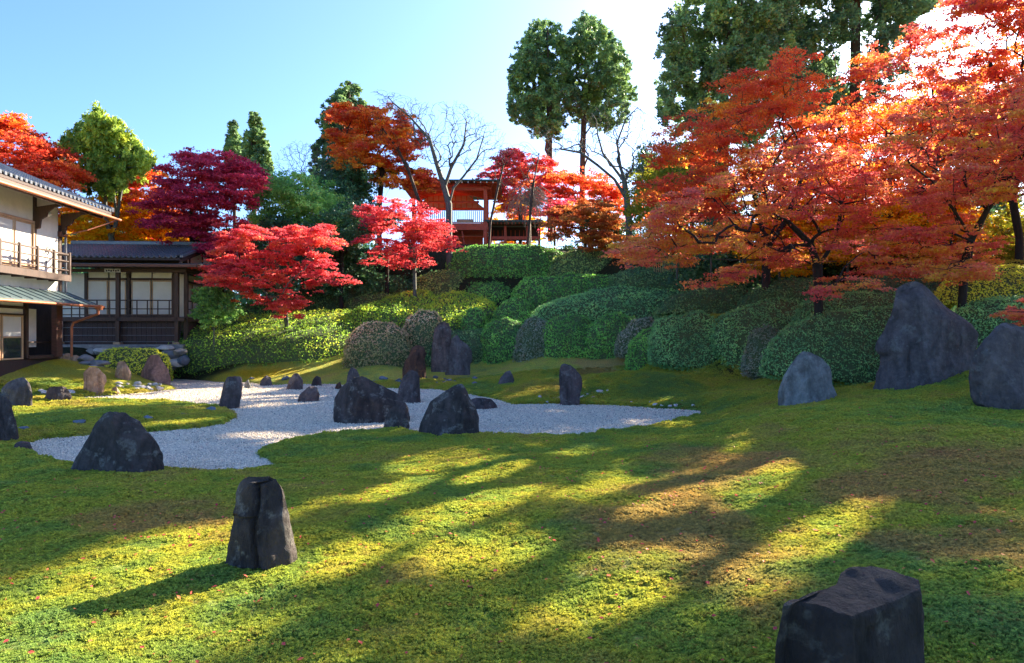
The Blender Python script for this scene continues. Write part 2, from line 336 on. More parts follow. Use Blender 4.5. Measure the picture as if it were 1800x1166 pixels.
for a in [(300,1150,.06),(0,1100,.1),(700,1150,.1),(1000,1150,.16),(1500,1160,.42),(1750,1150,.55),(460,1012,.12),(650,900,.16),(850,850,.16),(1000,800,.16),(1150,850,.28),(1300,800,.38),(1400,720,.78),(1250,780,.3),(1630,688,.92),(1780,728,.86),(1700,800,.72),(1700,1000,.6),(1500,950,.45),(150,900,.1),(0,860,.12),(200,850,.12),(0,790,.1),(1234,745,.05),(1100,780,.1),
  (20,735,.14),(180,725,.2),(300,730,.14),(50,690,.35),(200,680,.25),(0,668,.6),(900,686,.28),(1000,669,.5),(1100,652,.82),(1200,658,.75),(1150,700,.15),(1000,702,.05),(1280,690,.6),(620,660,.35),(450,655,.4),(800,655,.4),(330,655,.4),(1050,622,1.3),(880,670,.34),(760,645,.6)]: tg(*a)
for X, Y, z in [(-22,34,1.7),(-16.5,34,1.7),(-22,42,1.8),(-17,42,2.2),(-18.5,28,1.25),(-22,26,1.25),(-19,24,.9),(-15,31.5,.9),(-30,30,1.3),(-30,60,3),(-20,55,4),(-12,45,5),(-14,37,2.5),(-8,46,8.0),(0,46,8.2),(0,52,8.4),(-5,60,8.4),(5,48,8.2),(8,42,7.6),(15,60,8.6),(14,34,5.6),(20,34,6.2),(20,27,5.0),(17,24,4.6),(26,30,6),(35,40,7),(16,20,3.2),(14,17,1.7),(13,12,1.1),(12,6,.7),(8,3,.5),(0,2,.1),(-6,2,.1),(0,-5,0),(20,-5,.6),(30,15,4.5),(24,20,4.4),(-14,10,.1),(-20,15,.3),(-25,5,.1),(-12,19,.1),(40,60,8.5),(-15,25,.3)]: TC.append((X, Y, z))
TCA = np.array(TC)
def _ph(d): return np.sqrt(d*d+1.2)
_n = len(TCA); _D = np.hypot(TCA[:,None,0]-TCA[None,:,0], TCA[:,None,1]-TCA[None,:,1])
_A = np.zeros((_n+1, _n+1)); _A[:_n,:_n] = _ph(_D)-np.eye(_n)*.12; _A[:_n,_n] = 1; _A[_n,:_n] = 1
_w = np.linalg.solve(_A, np.append(TCA[:,2], 0))
GWb = (min(p[0] for p in GW)-3, max(p[0] for p in GW)+3, min(p[1] for p in GW)-3, max(p[1] for p in GW)+3)
def terr(X, Y, fine=True):
    X = np.atleast_1d(np.asarray(X, float)); Y = np.atleast_1d(np.asarray(Y, float)); sh = X.shape; X = X.ravel(); Y = Y.ravel()
    xc = np.clip(X, -34, 40); yc = np.clip(Y, -6, 62); z = np.empty(len(X))
    for i in range(0, len(X), 20000):
        s = slice(i, i+20000)
        z[s] = _ph(np.hypot(xc[s,None]-TCA[None,:,0], yc[s,None]-TCA[None,:,1]))@_w[:_n]+_w[_n]
    z = np.maximum(z, .04)
    z = z+n2(X, Y, .5, 3, 2)*.045+(n2(X, Y, 2.2, 5, 3)*.022 if fine else 0)
    near = (X > GWb[0]) & (X < GWb[1]) & (Y > GWb[2]) & (Y < GWb[3])
    if near.any():
        d = np.full(len(X), 9.); d[near] = dpoly(X[near], Y[near], GW)
        d = d+n2(X, Y, 1.8, 9, 2)*.07*(np.abs(d) < 2)
        k = np.clip((d+.10)/.24, 0, 1); k = k*k*(3-2*k); k2 = np.clip(d/2.2, 0, 1); k2 = k2*(2-k2)
        zt = .055+(np.maximum(z, .06)-.055)*k2
        z = -.12+(zt+.12)*k
    return z.reshape(sh)
def hit(px, py, far=80):
    dx = (px-900)/F; dz = -(py-588)/F
    Ys = np.linspace(2.5, far, 1600); zz = terr(Ys*dx, Ys); below = (H+Ys*dz) < np.maximum(zz, 0)
    if not below.any(): return far
    return float(Ys[np.argmax(below)])
# ---------------------------------------------------------------- ground sheet
def build_ground():
    a = np.concatenate([np.linspace(-180, -62, 30)[:-1], np.linspace(-62, 62, 420), np.linspace(62, 180, 30)[1:]])
    r = np.concatenate([[.2, .8, 1.6], np.geomspace(2.2, 60, 400), np.geomspace(63, 1500, 18)])
    A, Rr = np.meshgrid(np.radians(a), r, indexing='ij')
    X = np.sin(A)*Rr; Y = np.cos(A)*Rr; Z = terr(X, Y)
    n, m = X.shape; idx = np.arange(n*m).reshape(n, m)
    Fc = np.stack([idx[:-1,:-1], idx[:-1,1:], idx[1:,1:], idx[1:,:-1]], -1).reshape(-1, 4)
    Xf = X.ravel(); Yf = Y.ravel()
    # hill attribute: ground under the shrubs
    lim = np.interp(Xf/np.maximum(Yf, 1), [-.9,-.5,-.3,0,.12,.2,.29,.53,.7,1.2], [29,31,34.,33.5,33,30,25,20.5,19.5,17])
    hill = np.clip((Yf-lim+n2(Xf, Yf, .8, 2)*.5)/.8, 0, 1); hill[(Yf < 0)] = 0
    gx = (Xf-Yf*0)
    pxx = 900+F*Xf/np.maximum(Yf, .5); pyy = 588+F*(H-Z.ravel())/np.maximum(Yf, .5)
    gold = sun_goldf(Xf, Yf)
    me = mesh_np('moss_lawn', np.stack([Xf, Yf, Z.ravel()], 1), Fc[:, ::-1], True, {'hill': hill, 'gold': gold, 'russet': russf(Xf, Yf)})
    o = link('moss_lawn', me, M_MOSS); tago(o, 'rolling moss lawn with hummocks around the white gravel', 'ground', kind='structure')
SUN_GOLD = [(-22,24.0),(-16,25.5),(-13.3,27.6),(-15,30),(-22,32)]
RUSS = [[(1180,775),(1300,800),(1345,825),(1275,850),(1225,870),(1240,915),(1290,960),(1330,1010),(1370,1075),(1330,1100),(1230,1060),(1150,985),(1060,960),(1010,905),(1120,870),(1190,830)],[(1480,870),(1640,850),(1800,860),(1800,930),(1640,915),(1500,905)],[(1600,1000),(1800,980),(1800,1060),(1640,1040)],[(170,880),(300,868),(330,890),(180,900)],[(1010,655),(1120,650),(1110,664),(1010,668)]]
RUSW = [[tuple(W(a_, b_, (H-.3)*F/(b_-588))[:2]) for a_, b_ in q] for q in RUSS]
def russf(X, Y):
    d = np.min([dpoly(X, Y, q) for q in RUSW], 0); return np.clip(.5-(d+.5*n2(X, Y, 1.4, 41))/.8, 0, .6)
def sun_goldf(X, Y):  # where sunlight is painted golden: left island and a band on the far bank
    g = np.clip(-dpoly(X, Y, SUN_GOLD)/1.0+.5, 0, 1)
    g2 = np.clip(1-np.hypot((X+12)/4.0, (Y-32.0)/1.3), 0, 1)
    return np.clip(np.maximum(g*.85, g2*1.2)*(.75+.5*n2(X, Y, 1.1, 21)), 0, .9)
build_ground()
# gravel bed
def build_gravel():
    x0, x1, y0, y1 = GWb; nx, ny = 160, 160
    xs = np.linspace(x0, x1, nx); ys = np.linspace(y0, y1, ny); X, Y = np.meshgrid(xs, ys, indexing='ij')
    Z = n2(X, Y, .9, 31, 2).reshape(X.shape)*.012
    Z[0,:] = Z[-1,:] = -.2; Z[:,0] = Z[:,-1] = -.2
    idx = np.arange(nx*ny).reshape(nx, ny); Fc = np.stack([idx[:-1,:-1], idx[1:,:-1], idx[1:,1:], idx[:-1,1:]], -1).reshape(-1, 4)
    ok = (dpoly(X.ravel(), Y.ravel(), GW) < .9)[Fc].any(1)
    me = mesh_np('gravel_bed', np.stack([X.ravel(), Y.ravel(), Z.ravel()], 1), Fc[ok], True)
    tago(link('gravel_path', me, M_GRAV), 'pale gravel stream winding between the moss mounds', 'gravel', kind='structure')
build_gravel()
# ---------------------------------------------------------------- instancing of grains and sprigs (stuff only)
def scatter(name, src, P, rot, scl, extra, label, cat):
    me = bpy.data.meshes.new(name); me.vertices.add(len(P)); me.vertices.foreach_set('co', np.asarray(P, np.float32).ravel())
    a = me.attributes.new('rot', 'FLOAT_VECTOR', 'POINT'); a.data.foreach_set('vector', np.asarray(rot, np.float32).ravel())
    a = me.attributes.new('scl', 'FLOAT_VECTOR', 'POINT'); a.data.foreach_set('vector', np.asarray(scl, np.float32).ravel())
    for k, v in extra.items():
        a = me.attributes.new(k, 'FLOAT', 'POINT'); a.data.foreach_set('value', np.asarray(v, np.float32))
    o = link(name, me); tago(o, label, cat, kind='stuff')
    g = bpy.data.node_groups.new(name, 'GeometryNodeTree')
    g.interface.new_socket('Geometry', in_out='INPUT', socket_type='NodeSocketGeometry')
    g.interface.new_socket('Geometry', in_out='OUTPUT', socket_type='NodeSocketGeometry')
    gi = g.nodes.new('NodeGroupInput'); go = g.nodes.new('NodeGroupOutput'); ip = g.nodes.new('GeometryNodeInstanceOnPoints')
    oi = g.nodes.new('GeometryNodeObjectInfo'); oi.inputs['Object'].default_value = src; oi.inputs['As Instance'].default_value = True
    na = g.nodes.new('GeometryNodeInputNamedAttribute'); na.data_type = 'FLOAT_VECTOR'; na.inputs['Name'].default_value = 'rot'
    nb = g.nodes.new('GeometryNodeInputNamedAttribute'); nb.data_type = 'FLOAT_VECTOR'; nb.inputs['Name'].default_value = 'scl'
    L = g.links.new
    L(gi.outputs[0], ip.inputs['Points']); L(oi.outputs['Geometry'], ip.inputs['Instance'])
    L(na.outputs['Attribute'], ip.inputs['Rotation']); L(nb.outputs['Attribute'], ip.inputs['Scale']); L(ip.outputs[0], go.inputs[0])
    md = o.modifiers.new('scatter', 'NODES'); md.node_group = g
    return o
def wedge(n, r0, r1, rc, amax=42):
    """points over the near ground: density constant to rc, then thinning with distance"""
    r = np.linspace(r0, r1, 4000); d = np.where(r < rc, 1, (rc/r)**2)*r; c = np.cumsum(d); c /= c[-1]
    rr = np.interp(rng.random(n), c, r); a = np.radians(rng.uniform(-amax, amax, n))
    return rr*np.sin(a), rr*np.cos(a)
def build_moss():
    V = []; Fc = []
    r = np.random.default_rng(3)
    for k in range(13):
        a = r.uniform(0, 6.28); d = .062*math.sqrt(r.random()); cx, cy = d*math.cos(a), d*math.sin(a); h = r.uniform(.022, .04)*(1-d*5)
        for j in range(5):
            b = j*6.283/5+r.uniform(-.3, .3); l = r.uniform(.013, .021); wd = .0058
            tx, ty = cx+l*math.cos(b), cy+l*math.sin(b); nx, ny = -math.sin(b)*wd, math.cos(b)*wd
            i = len(V); mx_, my_ = cx+.55*l*math.cos(b), cy+.55*l*math.sin(b)
            V += [(cx, cy, h*.3), (mx_-nx, my_-ny, h), (tx, ty, h*1.02+.004), (mx_+nx, my_+ny, h)]; Fc.append((i, i+1, i+2, i+3))
    me = mesh_np('moss_sprig', V, Fc); me.materials.append(M_TUFT); src = bpy.data.objects.new('moss_sprig', me)
    x, y = wedge(190000, 3.2, 30, 8.5)
    d = np.full(len(x), 9.); nr = y > 8; d[nr] = dpoly(x[nr], y[nr], GW); keep = d > -.02
    x, y = x[keep], y[keep]; d = d[keep]; z = terr(x, y); e = .05
    gx = (terr(x+e, y)-z)/e; gy = (terr(x, y+e)-z)/e
    keep = z > .02; x, y, z, gx, gy = [q[keep] for q in (x, y, z, gx, gy)]
    rr = np.hypot(x, y); s = np.clip(rr/9, 1, 2.4)*rng.uniform(.45, .85, len(x))*(.9+.35*n2(x, y, 3.0, 77))
    nn = np.stack([-gx+rng.normal(0, .22, len(x)), -gy+rng.normal(0, .22, len(x)), np.ones(len(x))], 1); nn /= np.linalg.norm(nn, axis=1)[:,None]
    an = rng.uniform(0, 6.28, len(x)); ax = np.stack([np.cos(an), np.sin(an), np.zeros(len(x))], 1); ax -= (ax*nn).sum(1)[:,None]*nn; ax /= np.linalg.norm(ax, axis=1)[:,None]; ay = np.cross(nn, ax)
    rot = np.stack([np.arctan2(ay[:,2], nn[:,2]), -np.arcsin(np.clip(ax[:,2], -1, 1)), np.arctan2(ax[:,1], ax[:,0])], 1)
    scatter('moss_tufts', src, np.stack([x, y, z-.004], 1), rot, np.stack([s, s, np.minimum(s, 1.6)*(1.15+.5*n2(x, y, 5.5, 78))], 1), {'gold': sun_goldf(x, y), 'russet': russf(x, y)}, 'short starry green and russet moss sprigs covering the lawn', 'moss')
build_moss()
def build_grains():
    bm = bmesh.new(); bmesh.ops.create_icosphere(bm, subdivisions=1, radius=.5)
    for v in bm.verts: v.co *= random.uniform(.8, 1.15); v.co.z *= .7
    me = bpy.data.meshes.new('gravel_grain'); bm.to_mesh(me); bm.free(); me.materials.append(M_PEB); src = bpy.data.objects.new('gravel_grain', me)
    x, y = wedge(260000, 9.5, 34, 13, 38); k = (x < GWb[1]) & (y > GWb[2]); x, y = x[k], y[k]
    d = dpoly(x, y, GW); k = d < .10; x, y = x[k], y[k]
    s = rng.uniform(.022, .042, len(x))*np.clip(np.hypot(x, y)/16, 1, 1.6)
    scatter('gravel_grains', src, np.stack([x, y, np.full(len(x), .004)], 1), rng.uniform(0, 6.28, (len(x), 3)), np.stack([s*rng.uniform(.8,1.3,len(x)), s, s], 1), {}, 'pale loose gravel grains on the path', 'gravel')
build_grains()
# ---------------------------------------------------------------- lumps: rocks and clipped shrubs from an outline
def span(poly, z):
    xs = []; n = len(poly)
    for i in range(n):
        x1, y1 = poly[i]; x2, y2 = poly[(i+1) % n]
        if (y1-z)*(y2-z) <= 0 and y1 != y2: xs.append(x1+(z-y1)*(x2-x1)/(y2-y1))
    return (min(xs), max(xs)) if xs else None
def lump(poly, Yf, thick, rock, seed, sink=.3, nth=76, nz=46, lean=0, facets=26, back=None, u0=.5):
    """returns V (n,3) world and faces. outline poly in photo pixels, front foot at depth Yf"""
    r = np.random.default_rng(seed); Yc = Yf+thick*.45
    wp = [((px-900)/F*Yc, H-(py-588)/F*Yc) for px, py in poly]
    z0 = min(p[1] for p in wp); z1 = max(p[1] for p in wp); zb = z0+.04*(z1-z0)
    if rock: t = np.concatenate([np.linspace(0, .88, nz-8), 1-np.geomspace(.10, .004, 8)])
    else: t = np.sin(np.linspace(0, math.pi/2, nz))**1.0; t[-1] = .998
    lv = [zb+(z1-zb)*k for k in t]
    LR = np.array([span(wp, z) for z in lv]); wmax = (LR[:,1]-LR[:,0]).max()
    if not rock:
        LR[:,0] = np.convolve(np.pad(LR[:,0], 1, 'edge'), [.25,.5,.25], 'valid'); LR[:,1] = np.convolve(np.pad(LR[:,1], 1, 'edge'), [.25,.5,.25], 'valid')
    lv = np.array([z0-sink]+lv); LR = np.vstack([LR[:1], LR])
    th = np.linspace(0, 2*math.pi, nth, endpoint=False); ct, st = np.cos(th), np.sin(th)
    if rock:
        K = 6; fa = np.sort(r.uniform(0, 2*math.pi, K)+np.arange(K)*0); fa = np.arange(K)*2*math.pi/K+r.uniform(-.35, .35, K); fd = r.uniform(.72, 1, K)
        cs = np.cos(th[:,None]-fa[None]); rad = np.min(np.where(cs > .12, fd[None]/np.maximum(cs, .12), 9), 1)
        cx, cy = rad*ct, rad*st
        cx = np.where(cx > 0, cx/cx.max(), cx/-cx.min()); cy = np.where(cy > 0, cy/cy.max(), cy/-cy.min())
    else:
        e = .78; cx = np.sign(ct)*np.abs(ct)**e; cy = np.sign(st)*np.abs(st)**e
    Vs = []
    for i, (z, (l, rr)) in enumerate(zip(lv, LR)):
        a = (rr-l)/2; c = (l+rr)/2; k = (2*a/wmax)
        b = thick/2*(k**.5 if rock else np.clip(k, 0, 1)**.6)
        u = max(0, (z-zb)/(z1-zb))
        yy = Yc+cy*b+lean*u*(z1-z0); zz = z
        if not rock:
            g_ = max(0, (u-u0)/(1-u0)); bk = back*(g_**1.25); yf = Yf+bk+.10*thick*(u/u0 if u < u0 else 1)**2*1.2; yb2 = Yf+thick-.25*thick*u**4; yb2 = max(yb2, yf+.12*thick)
            hb = (yb2-yf)/2; yy = (yf+yb2)/2+cy*hb; s_ = yf/Yc; zz = H+(z-H)*s_; sx = (yf+yb2)/2/Yc; c = c*sx; a = a*sx
        Vs.append(np.stack([c+cx*a, yy, np.full(nth, zz)], 1)); ltop = (c, float(np.mean(yy)), zz)
    V = np.concatenate(Vs); top = np.array([[LR[-1].mean(), Yc+lean*(z1-z0), z1]]) if rock else np.array([ltop]); V = np.vstack([V, top])
    n = len(lv); idx = np.arange(n*nth).reshape(n, nth); nx = np.roll(idx, -1, 1)
    Q = np.stack([idx[:-1], nx[:-1], nx[1:], idx[1:]], -1).reshape(-1, 4)
    T = np.stack([idx[-1], nx[-1], np.full(nth, n*nth), np.full(nth, n*nth)], -1)
    c0 = np.array([(wp[0][0]), Yc, z0]); size = max(wmax, z1-z0)
    C0 = np.array([LR[:,0].min()*.5+LR[:,1].max()*.5, Yc, z0])
    if rock:
        P = V-C0
        for k in range(facets):      # planar chips
            nrm = r.normal(size=3); nrm[1] = -abs(nrm[1])-.35 if k % 4 else abs(nrm[1]); nrm[2] = abs(nrm[2])*.5; nrm /= np.linalg.norm(nrm)
            dd = P@nrm; lim = np.quantile(dd, r.uniform(.80, .96)); ex = np.maximum(dd-lim, 0)
            m = np.array([.45, 1, .7]); P = P-(ex[:,None]*nrm[None])*m
        q = P/size; q2 = q*np.array([1, 1, .45])
        dsp = np.abs(fbm(q2*3.1+seed, seed, 4))*.5-.2; dsp2 = fbm(q*7+seed*.7, seed+9, 3)
        dirn = P*np.array([1, 1, .25])-np.array([0, 0, 0]); dirn /= np.linalg.norm(dirn, axis=1)[:,None]+1e-6
        amp = size*np.array([.018, .07, .022])
        P = P+dirn*(dsp[:,None]*amp)+dirn*(dsp2[:,None]*size*.011)
        st_ = fbm(np.stack([q[:,0]*9+q[:,2]*1.5, q[:,1]*3, q[:,2]*1.2], 1)+seed, seed+3, 2); P[:,1] += st_*size*.014
        V = P+C0
        for i in range(n):   # keep the outline of the real stone
            q_ = V[i*nth:(i+1)*nth]; x0_, x1_ = q_[:,0].min(), q_[:,0].max(); l_, r_ = LR[i]; wob = .015*size*vnoise(np.array([[seed, i*.35, 0.], [seed+9, i*.35, 5.]]), 2)
            if i < n-4: q_[:,0] = l_+wob[0]*.4+(q_[:,0]-x0_)*((r_-l_)/max(x1_-x0_, 1e-4)); q_[:,2] += (lv[i]-q_[:,2].mean())*(.8 if i > 0 else 0)
    else:
        q = V*1.0; nz_ = fbm(q*.9+seed, seed, 2)*.10+fbm(q*2.6, seed+5, 2)*.05
        ctr = C0+np.array([0, 0, (z1-z0)*.3]); dr = V-ctr; dr /= np.linalg.norm(dr, axis=1)[:,None]; V = V+dr*(nz_-.06)[:,None]
    return V, np.vstack([Q, T]), C0
def tri_fix(name, V, Fc, smooth, attrs=None):
    Q = Fc[Fc[:,2] != Fc[:,3]]; T = Fc[Fc[:,2] == Fc[:,3]][:,:3]
    me = bpy.data.meshes.new(name); lp = np.concatenate([Q.ravel(), T.ravel()]); me.vertices.add(len(V)); me.vertices.foreach_set('co', np.asarray(V, np.float32).ravel())
    me.loops.add(len(lp)); me.loops.foreach_set('vertex_index', lp.astype(np.int32)); me.polygons.add(len(Q)+len(T))
    ls = np.concatenate([np.arange(len(Q))*4, len(Q)*4+np.arange(len(T))*3]).astype(np.int32); me.polygons.foreach_set('loop_start', ls)
    me.polygons.foreach_set('use_smooth', np.full(len(Q)+len(T), smooth)); me.update(calc_edges=True)
    return me
def rock(poly, mat, label, thick=.7, seed=1, base=None, group=None, lean=0, facets=26, Y=None, name='garden_rock', modify=None):
    bx = [p[0] for p in poly]; by = max(p[1] for p in poly); cxp = (min(bx)+max(bx))/2
    Yf = Y or hit(cxp, base or by)
    wd = (max(bx)-min(bx))/F*Yf
    V, Fc, C0 = lump(poly, Yf, wd*thick, True, seed, sink=.35, lean=lean, facets=facets)
    if modify: V = modify(V, C0)
    me = tri_fix(name, V-C0, Fc, True)
    me.set_sharp_from_angle(angle=R(32))
    o = link(name, me, MATS[mat]); o.location = C0; tago(o, label, 'rock', group)
    return o
# leaves ------------------------------------------------------------------
def leaves(P, N, size, elong=1.0, seed=0, axis=None, jit=.6, star=False):
    """quads centred on P (n,3) with normals N jittered. returns V, F"""
    r = np.random.default_rng(seed); n = len(P)
    N = N+r.normal(0, jit, (n, 3)); N /= np.linalg.norm(N, axis=1)[:,None]+1e-9
    A = r.normal(size=(n, 3)) if axis is None else axis+r.normal(0, .35, (n, 3))
    A = A-(A*N).sum(1)[:,None]*N; A /= np.linalg.norm(A, axis=1)[:,None]+1e-9; B = np.cross(N, A)
    s = (size*r.uniform(.65, 1.35, n))[:,None] if np.ndim(size) == 0 else (size*r.uniform(.65, 1.35, n))[:,None]
    a = A*s*elong*.5; b = B*s*.5
    V = np.stack([P-a, P+b*.75-a*.1+N*s*.08, P+a, P-b*.75-a*.1+N*s*.08], 1).reshape(-1, 3)
    Fc = np.arange(n*4).reshape(n, 4)
    if star: V = np.stack([P-a*.7+b*.95, P-a*.7-b*.95+N*s*.1, P+a*1.1], 1).reshape(-1, 3); Fc = np.arange(n*3).reshape(n, 3)
    return V, Fc
TRIS = [0]
def surf_sample(V, Fc, n, r, zmin=None):
    A = V[Fc[:,0]]; B = V[Fc[:,1]]; C = V[Fc[:,2]]; D = V[Fc[:,3]]
    nr = np.cross(C-A, D-B); ar = np.linalg.norm(nr, axis=1)/2; nr = nr/(2*ar[:,None]+1e-9)
    p = ar/ar.sum(); k = r.choice(len(Fc), n, p=p); u, v = r.random(n)[:,None], r.random(n)[:,None]
    return (A[k]*(1-u)+B[k]*u)*(1-v)+(D[k]*(1-u)+C[k]*u)*v, nr[k], ar.sum()
def hedge(poly, Y, th, kind, label, seed):
    cxm = (min(q[0] for q in poly)+max(q[0] for q in poly))/2; poly = [(cxm+(q[0]-cxm)*1.1, q[1]) for q in poly]
    lime = kind == 'lime'; wide = label.startswith('long low'); D_, bk_, u_ = (6.8, 5.6, .45) if wide else (4.8, 3.6, .35) if lime or 'crown' in label else (th*1.35, th*.65, .5)
    V, Fc, C0 = lump(poly, Y, D_, False, seed, sink=.7, nth=60, nz=30, back=bk_, u0=u_)
    r = np.random.default_rng(seed)
    e = empty('clipped_shrub', C0, label=label, cat='shrub', group='clipped azalea shrubs on the garden slope')
    me = tri_fix('twig_core', V-C0-(V-V.mean(0))*.05, Fc, True); link('twig_core', me, MATS['core'], e)
    size = np.clip(Y*.0024, .048, .095); 
    _, _, area = surf_sample(V, Fc, 10, r); n = int(min(23000, area*.75/(size*size)*2.4))
    P, N, _ = surf_sample(V, Fc, n, r); ok = (P[:,1] < Y+D_*.97) ; P, N = P[ok], N[ok]
    cl = fbm(P*2.2, seed, 2); fine = fbm(P*7.0, seed+3, 2)
    P = P+N*((cl*.03+fine*.035+r.normal(0, .03, len(P))+(np.abs(r.normal(0, .06, len(P))) if lime else 0))[:,None]); holes = fbm(P*5.5, seed+8, 2) > .62
    P, N, cl = P[~holes], N[~holes], cl[~holes]
    pt = fbm(P*.75, seed+31, 2); tint = np.clip(.45+.22*cl+.28*pt+.20*r.normal(size=len(P))+.12*fine[~holes], 0, 1)
    if kind == 'brown': # the russet dome sits on top, green below
        u = (P[:,2]-C0[2])/(V[:,2].max()-C0[2]); side = .18*np.clip((P[:,0]-C0[0])/(np.ptp(V[:,0])*.5), -1, 1)
        tint = np.clip(.2+.75*np.clip((u-.22-side+.3*fbm(P*1.6, seed, 2)), 0, 1)+.13*r.normal(size=len(P)), 0, 1)
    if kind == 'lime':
        u = (P[:,2]-C0[2])/(V[:,2].max()-C0[2]); tint = np.clip(tint-.15+.4*np.clip(u-.2, 0, 1)*(1+fbm(P*.8, seed+2, 2)), 0, 1)  # painted sunlight: leaves turn yellower and brighter towards the top
    lv, lf = leaves(P, N, size, 1.3, seed, jit=.85 if lime else .65)
    me = mesh_np('foliage', lv-C0, lf, False, {'tint': np.repeat(tint, 4)}); link('foliage', me, HG[kind], e); TRIS[0] += len(lf)*2+len(Fc)*2
    return e
m_, t_, b_ = newmat('core'); b_.inputs['Base Color'].default_value = (.07,.10,.035,1); b_.inputs['Roughness'].default_value = 1
# ---------------------------------------------------------------- sunlit gaps: lanes along the sun's direction where leaves are cut from the crowns
SDn = np.array(SD)
PATCH = [(160,677,150,13,2),(430,661,130,8,-3),(250,688,70,5,-4),(790,808,115,20,-8),(1090,783,130,11,-8),(800,905,140,20,-17),(830,978,110,26,-5),(1200,880,110,18,-15),(1050,860,80,10,-10),(1130,985,120,18,-8),(1320,862,85,28,-25),(1430,950,130,32,-25),(1330,1020,60,30,-10),(290,962,110,14,-12),(600,985,80,20,-20),(330,1080,240,16,-24),(30,1080,70,22,-10),(1060,1060,120,20,-15),
 (950,690,100,7,-8),(1120,668,85,13,-20),(1180,700,50,6,-25),(980,752,110,7,-3),(1100,742,70,6,-5),(470,700,100,4,-2),(300,745,90,4,-3),(460,765,60,5,0),(860,835,70,10,-15),(700,860,70,9,-15)]
_tx = np.linspace(-34, 40, 150); _ty = np.linspace(0, 62, 130); _TG = terr(*np.meshgrid(_tx, _ty, indexing='ij'), False)
def tfast(x, y):
    i = np.clip((x+34)/74*149, 0, 148.99); j = np.clip(y/62*129, 0, 128.99); a = i.astype(int); b = j.astype(int); u, v = i-a, j-b
    return _TG[a,b]*(1-u)*(1-v)+_TG[a+1,b]*u*(1-v)+_TG[a,b+1]*(1-u)*v+_TG[a+1,b+1]*u*v
def sunlane(P, grow=1.0):
    P = np.asarray(P); z = np.full(len(P), .2)
    for _ in range(3):
        k = (P[:,2]-z)/SDn[2]; G = P-k[:,None]*SDn[None]; z = z*.3+.7*np.maximum(tfast(G[:,0], G[:,1]), 0)
    ok = (G[:,1] > 2) & (k > 1.0); Y = np.where(ok, G[:,1], 1e3); px = 900+F*G[:,0]/Y; py = 588+F*(H-z)/Y
    m = np.zeros(len(P), bool)
    gr = (.03+.0022*k)*(1 if grow > 1 else .2); gx_ = gr*F/Y; gy_ = gr/.42*H*F/(Y*Y)
    for cx, cy, rx, ry, an in PATCH:
        a = math.radians(an); dx = px-cx; dy = py-cy; u = (dx*math.cos(a)+dy*math.sin(a))/(rx+gx_); v = (-dx*math.sin(a)+dy*math.cos(a))/(ry*.85+gy_)
        m |= (u*u+v*v) < 1
    m &= ok
    for px_, py_, Y_, rr_ in LANES:
        d = P-W(px_, py_, Y_); kk = d@SDn; m |= (kk > 3.0) & (np.linalg.norm(d-kk[:,None]*SDn, axis=1) < rr_)
    for c_, r_ in NOSUN:
        d = P-np.array(c_); kk = d@SDn; m &= ~((kk > 0) & (np.linalg.norm(d-kk[:,None]*SDn, axis=1) < r_))
    return m
NOSUN = [((1.62, 3.24, .95), .95)]
LANES = [(400,565,35.2,1.0),(470,562,35.2,1.5),(540,560,35.2,1.6),(600,560,35.2,1.6),(560,550,37.2,1.5),(500,555,37,1.2),(655,533,38.6,1.3),(710,526,39,1.4),(775,524,38.8,1.2),(830,526,38.8,1.3),(855,476,42.2,1.5),(1040,490,38,1.0),(480,460,33.5,1.6),(560,430,33.5,1.3),(860,432,42,1.0),(1330,450,21,1.5),(1260,480,21,.8),(1520,300,21,1.2),(1650,160,24,1.6),(1400,300,24,1.5),(1200,330,27,1.2)]
# ---------------------------------------------------------------- trees
def tubes(segs, sides=5):
    """segs: array rows (ax,ay,az,bx,by,bz,ra,rb)"""
    S = np.asarray(segs); A = S[:,:3]; B = S[:,3:6]; d = B-A; L = np.linalg.norm(d, axis=1)[:,None]+1e-9; d = d/L
    up = np.where(np.abs(d[:,2:3]) > .9, np.array([[1., 0, 0]]), np.array([[0, 0, 1.]])); u = np.cross(d, up); u /= np.linalg.norm(u, axis=1)[:,None]; v = np.cross(d, u)
    B = B+d*S[:,7:8]*.35
    th = np.linspace(0, 2*math.pi, sides, endpoint=False); c, s = np.cos(th), np.sin(th)
    ring = u[:,None,:]*c[None,:,None]+v[:,None,:]*s[None,:,None]
    VA = A[:,None,:]+ring*S[:,6][:,None,None]; VB = B[:,None,:]+ring*S[:,7][:,None,None]
    n = len(S); V = np.concatenate([VA, VB], 1).reshape(-1, 3); b = (np.arange(n)*2*sides)[:,None]; i = np.arange(sides)[None]; j = (i+1) % sides
    Fc = np.stack([b+i, b+j, b+sides+j, b+sides+i], -1).reshape(-1, 4); return V, Fc
